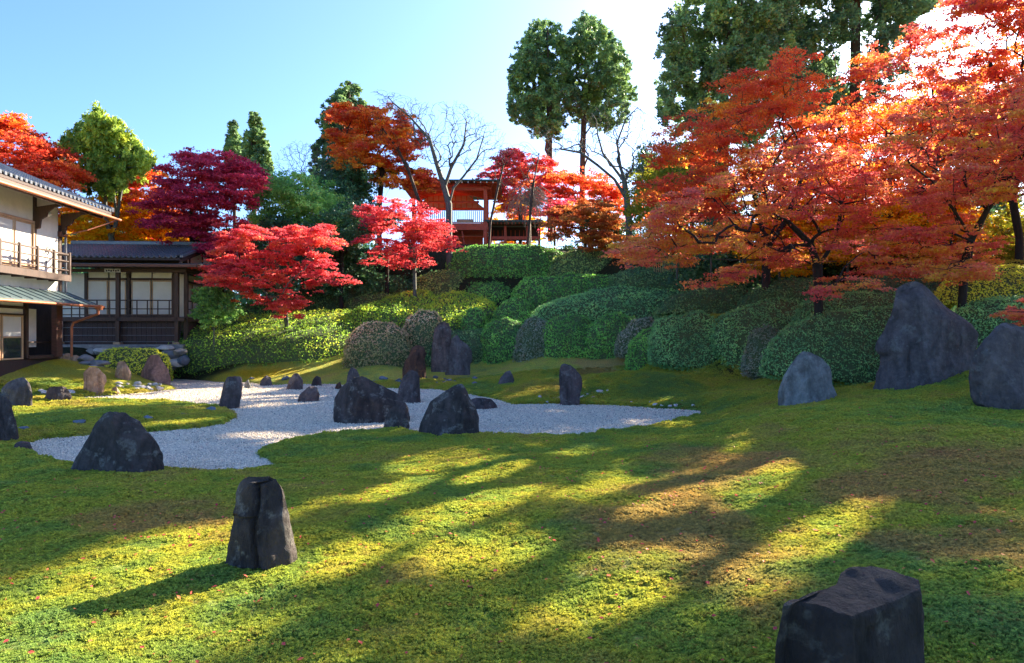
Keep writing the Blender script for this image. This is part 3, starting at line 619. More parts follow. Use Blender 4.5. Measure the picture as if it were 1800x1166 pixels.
def skeleton(trunk, tips, r, r_trunk, tipr=.012, bend=.12, pl=.25, expo=2.2):
    """trunk: list of polylines (np arrays). tips attached greedily. returns segments"""
    nodes = []; par = []; istrunk = []
    for tk in trunk:
        for i, p in enumerate(tk):
            j0 = -1
            if i == 0 and nodes:
                dd0 = [np.linalg.norm(np.array(p)-q) for q in nodes]; j0 = int(np.argmin(dd0)); j0 = j0 if dd0[j0] < 1.5 else -1
            nodes.append(np.array(p, float)); par.append(j0 if i == 0 else len(nodes)-2); istrunk.append(True)
    nt0 = len(nodes); N = np.array(nodes); plen = np.zeros(nt0)
    for i in range(nt0):
        if par[i] >= 0: plen[i] = plen[par[i]]+np.linalg.norm(N[i]-N[par[i]])
    hz0 = N[:,2].min(); up_ok = N[:,2] > hz0+.28*(N[:,2].max()-hz0)
    T = np.asarray(tips); d0 = np.min(np.linalg.norm(T[:,None]-N[None, up_ok], axis=2), 1); order = np.argsort(d0)
    allP = [n for n in N]; pr = list(par); plen = list(plen); ok = list(up_ok)
    for k in order:
        p = T[k]; Q = np.array(allP); dd = Q-p; dist = np.sqrt((dd[:,:2]**2).sum(1)+(dd[:,2]*1.0)**2); cost = dist+pl*np.array(plen)+np.where(np.array(ok), 0, 1e3)+np.maximum(0, dd[:,2])*.35
        j = int(np.argmin(cost)); q = allP[j]; L = np.linalg.norm(p-q)
        ks = 1 if L < .6 else (2 if L < 1.6 else 3)
        prev = j
        for s in range(1, ks+1):
            f = s/(ks+1) ; m = q*(1-f)+p*f+r.normal(0, bend*L*.5, 3)*np.array([1,1,.6]); m[2] += bend*L*.8*math.sin(f*math.pi)
            allP.append(m); pr.append(prev); plen.append(plen[prev]+L/(ks+1)); ok.append(True); prev = len(allP)-1
        allP.append(p); pr.append(prev); plen.append(plen[prev]+L/(ks+1)); ok.append(True)
    n = len(allP); rad = np.zeros(n); ch = np.zeros(n)
    for i in range(n-1, -1, -1):
        if ch[i] == 0: ch[i] = tipr**expo
        if pr[i] >= 0: ch[pr[i]] += ch[i]
    rad = ch**(1/expo); sc = r_trunk/max(rad.max(), 1e-6)
    P = np.array(allP); rr = tipr+(rad-tipr)*((r_trunk-tipr)/max(rad.max()-tipr, 1e-6)); seg = []
    for i in range(n):
        j = pr[i]
        if j >= 0: seg.append((*P[j], *P[i], min(rr[j], rr[i]*1.6), rr[i]))
    return np.array(seg), P
def sample_poly(poly, n, r, sep=0):
    bx = [p[0] for p in poly]; by = [p[1] for p in poly]; out = []; tries = 0
    while len(out) < n and tries < n*60:
        tries += 1; x = r.uniform(min(bx), max(bx)); y = r.uniform(min(by), max(by))
        if not inpoly(np.array([x]), np.array([y]), poly)[0]: continue
        if sep and any((x-a)**2+(y-b)**2 < sep*sep for a, b in out[-400:]): continue
        out.append((x, y))
    return np.array(out)
def tree(name, label, cat, poly, Y, dY, npad, pad, nleaf, ls, mat, trunk, rt, bark, seed, flat=.28, droop=.35, elong=1.0, tint=None, group=None, carve=.98, sep=0, axis=None, up=.9, tipr=.009, jit=.55, sub=9, hang=0, edge=True, tone=None):
    nleaf = int(nleaf*(1.1 if Y < 28 else 1.25)); ls *= .98; r = np.random.default_rng(seed)
    c = sample_poly(poly, npad, r, sep); n = len(c); Yd = Y+dY*r.uniform(-1, 1, n)
    C = np.stack([(c[:,0]-900)/F*Yd, Yd, H-(c[:,1]-588)/F*Yd], 1)
    base = np.array(trunk[0][0], float)
    trunkw = [[np.array(p, float) for p in tk] for tk in trunk]
    seg, _ = skeleton(trunkw, C, r, rt*.85, tipr=tipr, expo=1.9)
    # twigs inside pads
    tw = []
    for i in range(n):
        for k in range(4):
            a = r.uniform(0, 6.28); e = C[i]+np.array([math.cos(a), math.sin(a), r.uniform(-.1, .15)])*pad*r.uniform(.5, .9); tw.append((*C[i], *e, tipr*.8, tipr*.4))
    seg = np.vstack([seg, np.array(tw)]); seg = seg[~(sunlane((seg[:,:3]+seg[:,3:6])/2) & (seg[:,6] < .02))]
    V, Fc = tubes(seg, 6 if Y < 35 else 5)
    e = empty(name, tuple(base), label=label, cat=cat, group=group)
    link('trunk', mesh_np('trunk', V-base, Fc, True), MATS[bark], e); TRIS[0] += len(Fc)*2
    if nleaf:
        # sprays within pads
        ns = n*sub; pi = np.repeat(np.arange(n), sub); a = r.uniform(0, 6.28, ns); rad = np.sqrt(r.random(ns))*r.uniform(.7, 1.15, n)[pi]
        S = C[pi]+np.stack([np.cos(a)*rad*pad, np.sin(a)*rad*pad, -droop*rad**2*pad+r.normal(0, flat*.55, ns)*pad], 1)
        li = r.integers(0, ns, nleaf); sr = pad/math.sqrt(sub)*.95
        off = r.normal(0, 1, (nleaf, 3))*np.array([sr, sr, sr*max(flat, .22)*.9]); 
        if hang: off[:,2] = -np.abs(r.normal(0, 1, nleaf))*sr*hang
        off *= .62; P = S[li]+off; P[:,2] -= droop*(off[:,0]**2+off[:,1]**2)/max(pad, .1)*.8
        if carve:
            k = sunlane(P, 1.25) & (r.random(nleaf) < float(carve)); P = P[~k]; li = li[~k]
        m = len(P); padt = r.normal(0, .16, n)[pi][li]; st_ = r.normal(0, .12, ns)[li]
        tn = np.clip(.45+padt+st_+r.normal(0, .12, m)+(tone(P) if tone else 0), 0, 1)
        N = np.tile(np.array([[0, 0, up]]), (m, 1))
        ax = None if axis is None else np.tile(np.array([axis]), (m, 1))
        lv, lf = leaves(P, N, ls, elong, seed+1, axis=ax, jit=jit, star=True)
        link('crown', mesh_np('crown', lv-base, lf, False, {'tint': np.repeat(tn, 3)}), mat, e); TRIS[0] += len(lf)
    return e
def T(*pts): return [tuple(W(*p)) for p in pts]
def gz(px, Y): X = (px-900)/F*Y; return (X, Y, float(terr(X, Y)[0])-.1)

# ---------------------------------------------------------------- rocks
def cleft(V, C0):   # the split standing rock: a dark vertical crack and an undercut foot
    P = V-C0; h = P[:,2]; x = P[:,0]; front = P[:,1] < .05
    xc = -.03+.10*np.clip(.75-h, 0, 1)+.015*np.sin(h*11); d = np.abs(x-xc); g = np.clip(1-d/.03, 0, 1)*(h < .92)*(h > .05)
    P[:,1] += np.where(front, g*.06, 0); P[:,1] += np.where(front & (h < .16) & (np.abs(x-.03) < .17), (.16-h)*1.0, 0)
    step = (x < xc) & (h > .60) & front; P[:,1] -= np.where(step, .035, 0)
    return P+C0
rock([(397,1004),(404,960),(411,905),(414,880),(408,868),(413,850),(421,844),(455,843),(464,845),(474,838),(482,845),(493,865),(505,905),(514,950),(519,985),(514,1003),(490,1014),(440,1020)], 'rock_dark', 'split standing rock with a vertical cleft, alone on the moss in the left foreground', .75, 3, base=1008, modify=cleft, facets=18)
rock([(107,842),(122,812),(140,785),(166,745),(180,729),(208,722),(214,725),(228,737),(246,745),(260,762),(276,776),(284,792),(286,838),(262,842),(200,846)], 'rock_dark', 'large black wedge shaped rock with pale lichen, left of the gravel tip', .6, 11, base=838)
rock([(-70,790),(-60,700),(-30,686),(5,690),(18,712),(27,745),(31,782),(0,786)], 'rock_dark', 'tall black rock cut by the left edge of the picture', .8, 13, base=780)
rock([(22,792),(26,780),(36,776),(48,779),(53,793)], 'rock_violet', 'small low rock at the foot of the tall rock on the left edge', .8, 14)
rock([(-10,722),(0,682),(14,669),(38,664),(50,674),(56,692),(55,716),(25,724)], 'rock_blue', 'rounded blue black rock with blue lichen near the left edge, behind the edge rock', .7, 15, base=718)
rock([(77,707),(82,686),(88,680),(108,679),(118,686),(123,697),(122,708)], 'rock_violet', 'squat dark rock with a tilted top between the moss islands at left', .7, 16)
rock([(89,708),(97,697),(104,695),(108,707)], 'rock_pale', 'little pale wedge stone leaning on the squat dark rock', .6, 17, Y=20.9)
rock([(147,697),(146,670),(144,656),(153,646),(165,644),(174,647),(184,660),(186,668),(181,680),(180,695),(165,699)], 'rock_brown', 'tan brown rock notched at its top standing on the sunlit golden moss island', .7, 18, base=696)
rock([(193,693),(198,682),(205,680),(210,692)], 'rock_brown', 'small tan stone just right of the notched tan rock', .8, 19)
rock([(200,668),(202,650),(206,636),(218,634),(226,648),(230,657),(227,669)], 'rock_brown', 'small pointed tan grey rock before the golden azalea', .7, 20)
rock([(242,669),(247,650),(256,634),(264,622),(276,622),(284,634),(296,648),(300,664),(299,676)], 'rock_pink', 'big pinkish brown rock beside the golden azalea with a sunlit right side', .7, 21, base=672)
rock([(384,717),(388,695),(391,675),(398,664),(412,661),(424,664),(427,675),(425,700),(421,725),(400,724)], 'rock_violet', 'upright black rock at the tip of the left moss island', .7, 22, base=720)
rock([(427,683),(431,672),(436,667),(442,682)], 'rock_pale', 'small pale triangular stone right of the upright rock on the left', .8, 23)
rock([(455,679),(458,668),(468,660),(476,664),(479,678)], 'rock_blue', 'small blue grey rock, leftmost of the row along the far gravel edge', .8, 24)
rock([(502,685),(508,668),(517,656),(524,656),(532,668),(533,686)], 'rock_violet', 'medium dark pointed rock in the far gravel above the blocky one', .7, 25)
rock([(547,679),(550,667),(556,661),(563,664),(566,678)], 'rock_dark', 'small dark boulder right of the medium dark pointed rock', .8, 26)
rock([(520,708),(526,692),(536,686),(543,680),(557,681),(561,694),(559,708)], 'rock_violet', 'low blocky flat topped rock lying alone in the gravel', .8, 27)
rock([(588,685),(591,675),(598,671),(602,683)], 'rock_red', 'tiny reddish stone at the far gravel edge left of the broad central rock', .8, 28)
rock([(609,672),(612,655),(618,645),(626,647),(632,662),(633,674)], 'rock_blue', 'small pointed blue rock peeking up behind the broad central rock', .7, 29)
rock([(594,752),(585,735),(586,700),(598,682),(611,669),(624,660),(634,662),(655,672),(684,686),(705,698),(714,709),(719,730),(718,748),(700,751)], 'rock_dark', 'broad central boulder with a ridged sloping back in the gravel', .65, 31, base=748)
rock([(672,758),(677,735),(686,718),(697,714),(706,716),(717,733),(720,752),(716,760)], 'rock_dark', 'small rounded rock touching the right foot of the broad central boulder', .75, 32, base=757)
rock([(697,708),(700,684),(706,664),(719,654),(734,652),(737,662),(738,690),(739,710)], 'rock_violet', 'tall dark rock behind the gap between the two central boulders', .7, 33)
rock([(732,770),(739,744),(748,722),(757,704),(772,692),(790,681),(812,672),(818,680),(823,697),(834,712),(842,735),(843,768),(800,774)], 'rock_dark', 'spotted peaked boulder with grey lichen discs at the near gravel edge', .65, 34, base=769)
rock([(820,720),(823,704),(838,700),(862,702),(872,710),(877,721)], 'rock_violet', 'flat low slab of rock right behind the spotted peaked boulder', .9, 35)
rock([(985,716),(984,690),(983,655),(985,642),(992,640),(1003,642),(1014,648),(1023,660),(1025,675),(1020,695),(1017,717)], 'rock_violet', 'lone upright rock with a rounded shoulder at the right of the gravel', .7, 36, base=714)
rock([(874,677),(879,665),(888,653),(896,651),(902,662),(906,676)], 'rock_blue', 'small peaked rock on the moss left of the lone upright rock', .8, 37)
rock([(757,640),(758,618),(760,600),(763,578),(770,568),(780,564),(789,568),(793,580),(794,640)], 'rock_violet', 'tallest narrow rock of the trio standing before the hedge', .7, 38, base=637, Y=29.6)
rock([(782,644),(785,620),(789,605),(796,592),(803,588),(810,598),(822,606),(829,616),(830,630),(826,645)], 'rock_blue', 'jagged topped blue rock leaning against the tallest rock of the trio', .6, 39, base=641, Y=29.6)
rock([(707,648),(712,634),(720,622),(723,611),(733,607),(745,612),(749,622),(746,634),(749,649)], 'rock_red', 'rusty knobbly rock left of the tallest rock of the trio', .7, 40, Y=29.6)
rock([(1373,718),(1375,690),(1381,665),(1392,643),(1406,625),(1418,617),(1432,620),(1448,626),(1459,640),(1463,656),(1462,675),(1470,695),(1468,704),(1440,710),(1420,720)], 'rock_pale', 'pale grey green rounded rock left of the largest rock on the right slope', .7, 41, base=714)
rock([(1541,685),(1548,665),(1554,640),(1553,625),(1544,616),(1545,605),(1553,590),(1566,565),(1575,545),(1580,520),(1584,503),(1600,496),(1622,492),(1640,498),(1652,512),(1670,532),(1695,552),(1712,566),(1720,586),(1721,604),(1712,640),(1709,662),(1680,674),(1620,686),(1590,690)], 'rock_blue', 'largest rock, a tall blue violet stone with a blunt peak on the right slope', .5, 42, base=683, facets=30)
rock([(1714,700),(1709,670),(1708,640),(1712,612),(1724,596),(1740,588),(1752,577),(1775,570),(1800,567),(1840,575),(1870,620),(1885,690),(1860,730),(1790,732),(1745,727),(1722,712)], 'rock_blue', 'big rounded rock cut off by the right edge of the picture', .6, 43, base=726)
def block_rock():   # flat topped block in the right foreground, seen from above
    top = [(1376,1068,.0),(1390,1058,.0),(1440,1062,.0),(1475,1078,-.01),(1500,1083,-.01),(1560,1064,.0),(1616,1040,.03),(1612,1022,.05),(1590,1014,.06),(1560,1010,.04),(1530,1002,.07),(1510,1002,.07),(1482,1010,.05),(1470,1028,.03),(1430,1040,.01),(1400,1052,.0)]
    zt = .98; P = []
    for px, py, dz in top:
        z = zt+dz; Y = (H-z)*F/(py-588); P.append(((px-900)/F*Y, Y, z))
    P = np.array(P); c = P.mean(0); bm = bmesh.new(); n = len(P)
    levels = [(0, 0, 1.0), (.06, 0, 1.03), (.22, 0, 1.08), (.5, 0, 1.12), (.9, 0, 1.16), (1.25, 0, 1.14)]
    rings = []
    for dz, _, s in levels:
        rings.append([bm.verts.new(((p[0]-c[0])*s+c[0]-dz*.05, (p[1]-c[1])*s+c[1]-dz*.03, p[2]-dz)) for p in P])
    for a, b in zip(rings[:-1], rings[1:]):
        for i in range(n): bm.faces.new((a[i], b[i], b[(i+1) % n], a[(i+1) % n]))
    bm.faces.new(rings[0]); bm.faces.new(rings[-1][::-1]); bmesh.ops.recalc_face_normals(bm, faces=bm.faces)
    bmesh.ops.triangulate(bm, faces=[f for f in bm.faces if len(f.verts) > 4])
    bmesh.ops.subdivide_edges(bm, edges=bm.edges, cuts=3, use_grid_fill=True)
    bmesh.ops.smooth_vert(bm, verts=bm.verts, factor=.3, use_axis_x=True, use_axis_y=True, use_axis_z=True)
    bmesh.ops.subdivide_edges(bm, edges=bm.edges, cuts=1, use_grid_fill=True); bm.normal_update()
    co = np.array([v.co for v in bm.verts]); nn = np.array([v.normal for v in bm.verts])
    d = fbm(co*2.4, 5, 4)*.022+np.abs(fbm(co*np.array([5, 5, 1.5]), 8, 3))*.02+fbm(co*9, 12, 3)*.005
    crack = np.clip(1-np.abs(co[:,0]-(c[0]+.03)+.03*np.sin(co[:,2]*9))/.010, 0, 1)*(co[:,1] < c[1]-.1)*(co[:,2] < .9); d = d-crack*.014
    for v, k in zip(bm.verts, d): v.co += v.normal*float(k)
    me = bpy.data.meshes.new('garden_rock'); bm.to_mesh(me); bm.free()
    for v in me.vertices: v.co -= Vector((c[0], c[1], .3))
    for p in me.polygons: p.use_smooth = True
    me.set_sharp_from_angle(angle=R(28))
    o = link('garden_rock', me, MATS['rock_black']); o.location = (c[0], c[1], .3); tago(o, 'flat topped black block of rock at the bottom edge, right foreground', 'rock')
block_rock()
# ---------------------------------------------------------------- hedges
for i, (poly, Y, th, kd, lb) in enumerate(HEDGES): hedge(poly, Y, th, kd, lb, 100+i)
# ---------------------------------------------------------------- buildings
class Loc:
    """a local frame: origin on the ground corner, x to the right, y into the picture"""
    def __init__(s, name, o, rz, **k): s.o = o; s.rz = rz; s.e = empty(name, o, rz, **k)
    def px(s, px, lx=None, ly=None, py=None):
        """pixel column meets the plane local x = lx or local y = ly; returns local (x, y, z_of(py))"""
        k = (px-900)/F; r = (math.cos(s.rz), math.sin(s.rz)); d = (-math.sin(s.rz), math.cos(s.rz))
        if lx is not None: t = (s.o[0]*r[0]+s.o[1]*r[1]+lx)/(k*r[0]+r[1])
        else: t = (s.o[0]*d[0]+s.o[1]*d[1]+ly)/(k*d[0]+d[1])
        X, Y = k*t-s.o[0], t-s.o[1]; z = None if py is None else H-(py-588)/F*t-s.o[2]
        return (X*r[0]+Y*r[1], X*d[0]+Y*d[1], z)
BOXF = [(0,3,2,1),(4,5,6,7),(0,1,5,4),(1,2,6,5),(2,3,7,6),(3,0,4,7)]
def box(name, x0, x1, y0, y1, z0, z1, mat, parent, bev=.006, label=None):
    if x1 < x0: x0, x1 = x1, x0
    if y1 < y0: y0, y1 = y1, y0
    bm = bmesh.new(); vs = [bm.verts.new(p) for p in ((x0,y0,z0),(x1,y0,z0),(x1,y1,z0),(x0,y1,z0),(x0,y0,z1),(x1,y0,z1),(x1,y1,z1),(x0,y1,z1))]
    for f in BOXF: bm.faces.new([vs[i] for i in f])
    b = min(bev, (x1-x0)*.3, (y1-y0)*.3, (z1-z0)*.3)
    if b > .001: bmesh.ops.bevel(bm, geom=bm.edges[:], offset=b, segments=1, affect='EDGES')
    me = bpy.data.meshes.new(name); bm.to_mesh(me); bm.free(); o = link(name, me, MATS[mat], parent)
    if label: o['label'] = label
    return o
def beam(name, a, b, wd, ht, mat, parent):
    a = Vector(a); b = Vector(b); d = b-a; L = d.length; o = box(name, -wd/2, wd/2, 0, L, -ht/2, ht/2, mat, parent)
    o.location = a; o.rotation_mode = 'QUATERNION'; o.rotation_quaternion = d.to_track_quat('Y', 'Z'); return o
def prism(name, prof, y0, y1, mat, parent, axis='y'):
    """extrude an outline of (x, z) pairs along y"""
    bm = bmesh.new(); A = [bm.verts.new((x, y0, z)) for x, z in prof]; B = [bm.verts.new((x, y1, z)) for x, z in prof]; n = len(prof)
    bm.faces.new(A); bm.faces.new(B[::-1])
    for i in range(n): bm.faces.new((A[i], B[i], B[(i+1) % n], A[(i+1) % n]))
    bmesh.ops.recalc_face_normals(bm, faces=bm.faces)
    if axis == 'x':
        for v in bm.verts: v.co = Vector((v.co.y, v.co.x, v.co.z))
        bmesh.ops.recalc_face_normals(bm, faces=bm.faces)
    me = bpy.data.meshes.new(name); bm.to_mesh(me); bm.free(); return link(name, me, MATS[mat], parent)
def pipe(name, pts, rad, mat, parent, sides=8):
    seg = [(*a, *b, rad, rad) for a, b in zip(pts[:-1], pts[1:])]; V, Fc = tubes(seg, sides)
    return link(name, mesh_np(name, V, Fc, True), MATS[mat], parent)
def tiles(parent, o, u, v, nu, nv, tw=.27, tl=.26, mat='roof_tile'):
    """pan tile surface: origin o, unit vectors u along the eave and v up the slope"""
    o, u, v = Vector(o), Vector(u).normalized(), Vector(v).normalized(); n = u.cross(v).normalized()
    if n.z < 0: n = -n
    V = []; Fc = []; k = 8; prof = [.045*math.cos(2*math.pi*i/k)+.012*math.cos(4*math.pi*i/k) for i in range(k)]
    W_ = nu*k+1
    for j in range(nv):
        for e in (0, 1, 2):
            t = (j*tl-.02, j*tl-.02, (j+1)*tl)[e]; hh = (-.012, .045, .012)[e]
            for i in range(W_):
                p = o+u*(i*tw/k)+v*t+n*(hh+prof[i % k]+random.uniform(-.002, .002)); V.append(p[:])
        b = j*3*W_
        for e in (0, 1):
            for i in range(W_-1): Fc.append((b+e*W_+i, b+e*W_+i+1, b+(e+1)*W_+i+1, b+(e+1)*W_+i))
    q = link('roof_tiles', mesh_np('roof_tiles', V, Fc, False), MATS[mat], parent); q['kind'] = 'stuff'; return q
def cyl_row(name, pts, rad, h, mat, parent): pass
def boulder(name, loc, sx, sy, sz, mat, seed, parent=None, label=None, cat=None, group=None, sub=3):
    bm = bmesh.new(); bmesh.ops.create_icosphere(bm, subdivisions=sub, radius=1)
    co = np.array([v.co for v in bm.verts]); r = np.random.default_rng(seed)
    for k in range(11):
        nr = r.normal(size=3); nr /= np.linalg.norm(nr); d = co@nr; l = r.uniform(.6, .85); co = co-np.maximum(d-l, 0)[:,None]*nr
    co = co*(1+.12*fbm(co*1.6+seed, seed, 3))[:,None]*np.array([sx, sy, sz])/2/.85
    for v, c in zip(bm.verts, co): v.co = c
    me = bpy.data.meshes.new(name); bm.to_mesh(me); bm.free()
    for p in me.polygons: p.use_smooth = True
    me.set_sharp_from_angle(angle=R(40))
    o = link(name, me, MATS[mat], parent); o.location = loc
    if label: tago(o, label, cat, group)
    return o
def sliding(parent, name, x0, x1, y, z0, z1, axis, split=1, depth=.04):
    """a paper or glass sliding panel: frame with a pane, on a plane facing -y (axis 'x') or +x (axis 'y')"""
    fr = empty_child(name, parent)
    f = .055
    def bb(n, a0, a1, c0, c1, m, d0, d1):
        if axis == 'x': return box(n, a0, a1, y+d0, y+d1, c0, c1, m, fr, .004)
        return box(n, y-d1, y-d0, a0, a1, c0, c1, m, fr, .004)
    bb('pane', x0+f, x1-f, z0+f, z1-f, 'shoji_paper', .012, .022)
    bb('frame', x0, x0+f, z0, z1, 'pale_wood', 0, depth); bb('frame', x1-f, x1, z0, z1, 'pale_wood', 0, depth)
    bb('frame', x0+f, x1-f, z1-f, z1, 'pale_wood', 0, depth); bb('frame', x0+f, x1-f, z0, z0+f, 'pale_wood', 0, depth)
    return fr
def empty_child(name, parent):
    o = bpy.data.objects.new(name, None); COL.objects.link(o); o.parent = parent; o.empty_display_size = .1; return o

# --- annex with the veranda
A = Loc('tea_annex', (-16.55, 34.0, 1.72), R(4.4), label='single storey wooden annex with veranda, paper screens and blue tiled roof', cat='building'); a = A.e
Wd = 6.1; zf = 1.35
box('stone_sill', -Wd-.3, .35, -.45, 1.0, -.28, -.02, 'grey_stone', a, .03)
for x in (-5.75, -2.98, -.16): 
    p = box('post', x-.09, x+.09, -.02, .16, 0.1, 3.55, 'dark_wood', a); box('footing_stone', x-.17, x+.17, -.12, .26, -.06, .1, 'tan_stone', a, .03)
box('post', .08, .26, .28, .46, .1, 3.6, 'dark_wood', a); 
for y in (3.2, 5.9): box('post', .02, .2, y, y+.18, .2, 3.6, 'dark_wood', a)
# skirt of vertical boards with pale rails
for i in range(24):
    x0 = -5.68+i*.235; box('skirt_board', x0+.004, x0+.231, .22+.006*(i % 2), .245+.006*(i % 2), -.02, 1.16, 'board_wood', a, .003)
for z in (.10, .42, .80): box('skirt_rail', -5.66, -.1, .17, .205, z, z+.03, 'grey_pipe', a)
box('deck_edge', -Wd+.1, .22, -.02, .12, 1.13, 1.33, 'dark_wood', a); box('deck', -Wd, .2, .13, 1.2, 1.26, 1.34, 'dark_wood', a)
box('deck_edge', .06, .2, .5, 7.2, 1.13, 1.33, 'dark_wood', a)
for i in range(14): box('skirt_board', -.02+.006*(i % 2), .01+.006*(i % 2), .5+i*.45, .5+i*.45+.44, -.02, 1.14, 'board_wood', a, .003)
# railing
for z, h in ((2.14, .06), (1.72, .05), (1.42, .05)):
    box('rail', -5.68, -.2, .03, .08, z, z+h, 'dark_wood', a); box('rail', .12, .17, .48, 7.0, z, z+h, 'dark_wood', a)
for x in (-4.82, -4.0, -2.1, -1.1, -.55, -5.2, -3.4, -1.6): box('baluster', x, x+.05, .032, .078, 1.34, 2.14, 'dark_wood', a)
for y in (1.2, 2.0, 2.8, 4.0, 4.8): box('baluster', .122, .168, y, y+.05, 1.34, 2.14, 'dark_wood', a)
# screen wall behind the veranda
yw = 1.15
def lx(px): return A.px(px, ly=yw)[0]
box('wall', -6.6, lx(150), yw+.04, yw+.14, 1.34, 3.5, 'plaster', a); box('mud_wall', -6.6, -.15, yw+.25, yw+.33, -.2, 3.6, 'plaster', a)
for p0, p1 in ((153,189),(191,221),(231,265),(267,303)): sliding(a, 'paper_screen', lx(p0), lx(p1), yw, 1.46, 3.24, 'x')
for p in (151.5, 226, 305): box('post', lx(p)-.07, lx(p)+.07, yw-.06, yw+.1, 1.34, 3.6, 'dark_wood', a)
box('lintel', lx(150), lx(307), yw-.05, yw+.02, 3.25, 3.36, 'dark_wood', a); box('threshold', lx(150), lx(307), yw-.05, yw+.02, 1.35, 1.45, 'dark_wood', a)
for p0, p1 in ((155,190),(192,221),(231,266),(268,303)): box('transom_panel', lx(p0), lx(p1), yw+.02, yw+.05, 3.37, 3.66, 'plaster', a)
for p in (191, 267): box('strut', lx(p)-.025, lx(p)+.025, yw, yw+.06, 3.36, 3.66, 'dark_wood', a)
# right side screens
xs_ = -.75
for i in range(5):
    y0 = 1.35+i*1.15; sliding(a, 'paper_screen', y0+.03, y0+1.1, xs_, 1.46, 3.24, 'y'); box('transom_panel', xs_-.05, xs_-.02, y0+.05, y0+1.08, 3.37, 3.66, 'plaster', a)
box('lintel', xs_-.03, xs_+.05, 1.2, 7.2, 3.25, 3.36, 'dark_wood', a); box('post', xs_-.08, xs_+.06, 1.2, 1.34, 1.34, 3.6, 'dark_wood', a)
box('side_wall', xs_-.2, xs_-.12, 1.4, 7.4, -.2, 3.7, 'plaster', a); box('deck', xs_, .05, 1.21, 7.2, 1.26, 1.34, 'dark_wood', a)
# eave beams, lean-to roof and gutter
box('eave_beam', -6.6, .3, 0, .14, 3.56, 3.72, 'dark_wood', a); box('eave_beam', .1, .24, .3, 7.2, 3.57, 3.73, 'dark_wood', a)
for i in range(23):
    x = -6.4+i*.32; beam('rafter', (x, 1.1, 3.98), (x, -1.0, 3.74), .05, .07, 'dark_wood', a)
for i in range(22):
    y = .6+i*.32; beam('rafter', (-.6, y, 3.98), (1.1, y, 3.76), .05, .07, 'dark_wood', a)
prism('lean_to_roof', [(-1.15, 3.80), (1.3, 4.07), (1.3, 4.15), (-1.15, 3.87)], -6.8, 1.25, 'patina_copper', a, axis='x')
prism('lean_to_roof', [(1.25, 3.80), (-.6, 4.03), (-.6, 4.11), (1.25, 3.87)], 1.31, 7.6, 'patina_copper', a)
box('fascia', -6.8, 1.25, -1.18, -1.155, 3.72, 3.86, 'red_wood_beam', a); box('fascia', 1.255, 1.28, -1.15, 7.6, 3.72, 3.86, 'red_wood_beam', a)
box('upper_wall', -7.4, -.15, 1.32, 1.4, 3.9, 4.36, 'board_wood', a); box('end_wall', -7.3, -6.62, .6, .7, -.2, 4.3, 'board_wood', a)
# main tiled roof (ridge along x)
ry, rz_, ey, ez = 4.0, 5.42, -.25, 4.28; xl, xr = -7.3, .12
sl_ = Vector((0, ry-ey, rz_-ez)).normalized(); Ls = math.hypot(ry-ey, rz_-ez)
prism('roof', [(ey, ez-.14), (ry, rz_-.14), (2*ry-ey, ez-.14), (2*ry-ey, ez-.02), (ry, rz_-.02), (ey, ez-.02)], xl, xr, 'board_wood', a, axis='x')
tiles(a, (xl, ey-.05, ez+.0), (1, 0, 0), sl_, int((xr-xl+.1)/.27), int(Ls/.26))
tiles(a, (xl, 2*ry-ey+.05, ez), (1, 0, 0), (0, -sl_.y, sl_.z), int((xr-xl+.1)/.27), int(Ls/.26))
box('ridge_cap', xl, xr+.08, ry-.12, ry+.12, rz_-.02, rz_+.20, 'roof_tile', a, .03)
prism('barge_tile', [(ey-.05, ez+.0), (ry, rz_+.02), (2*ry-ey, ez), (2*ry-ey, ez+.12), (ry, rz_+.14), (ey-.05, ez+.12)], xr+.0, xr+.16, 'roof_tile', a, axis='x')
prism('gable_wall', [(.9, 4.1), (ry, 5.05), (2*ry-.9, 4.1)], -.45, -.38, 'plaster', a, axis='x')
for y in (2.2, 4.0, 5.8): box('gable_post', -.40, -.33, y-.06, y+.06, 4.1, 4.1+(5.0-4.1)*(1-abs(y-ry)/3.4), 'dark_wood', a)
beam('barge_board', (xr-.05, ey+.05, ez-.18), (xr-.05, ry, rz_-.18), .05, .16, 'dark_wood', a); beam('barge_board', (xr-.05, 2*ry-ey, ez-.18), (xr-.05, ry, rz_-.18), .05, .16, 'dark_wood', a)
# plaque under the eave
box('name_board', -3.45, -2.7, -.30, -.26, 3.52, 3.70, 'pale_stone', a)
for i in range(6): box('carved_mark', -3.38+i*.11, -3.31+i*.11, -.312, -.301, 3.555+.02*(i % 2), 3.66-.02*((i+1) % 2), 'board_wood', a, 0)

# --- two storey house
B = Loc('two_storey_house', (-18.5, 28.0, 1.25), R(4.4), label='two storey plaster and timber house with balcony at the left edge', cat='building'); b = B.e
def ly(px, lx_=0): return B.px(px, lx=lx_)[1]
def lz(px, py, lx_=0): return B.px(px, lx=lx_, py=py)[2]
y_far = ly(106); Y0 = -9.5
box('corner_post', -.16, .02, y_far-.1, y_far+.12, .1, 5.4, 'dark_wood', b, label='corner post reaching from ground to eave')
box('upper_wall', -.14, -.02, ly(63), y_far-.12, 3.3, 6.5, 'plaster', b); box('upper_wall', -.16, -.05, Y0, ly(60), 5.32, 6.5, 'plaster', b)
box('wall_band', -.12, -.01, Y0, y_far-.12, 2.62, 3.12, 'plaster', b); box('end_wall', -4, -.17, y_far, y_far+.1, 0, 6.3, 'plaster', b)
box('upper_floor', -.5, -.17, Y0, y_far-.15, 3.2, 3.4, 'board_wood', b)
zt, zb_ = 5.2, 3.55
for p0, p1 in ((28, 58), (-2, 26), (-32, -4), (-62, -34), (-92, -64)): sliding(b, 'paper_screen', ly(p0), ly(p1), -.03, zb_, zt, 'y')
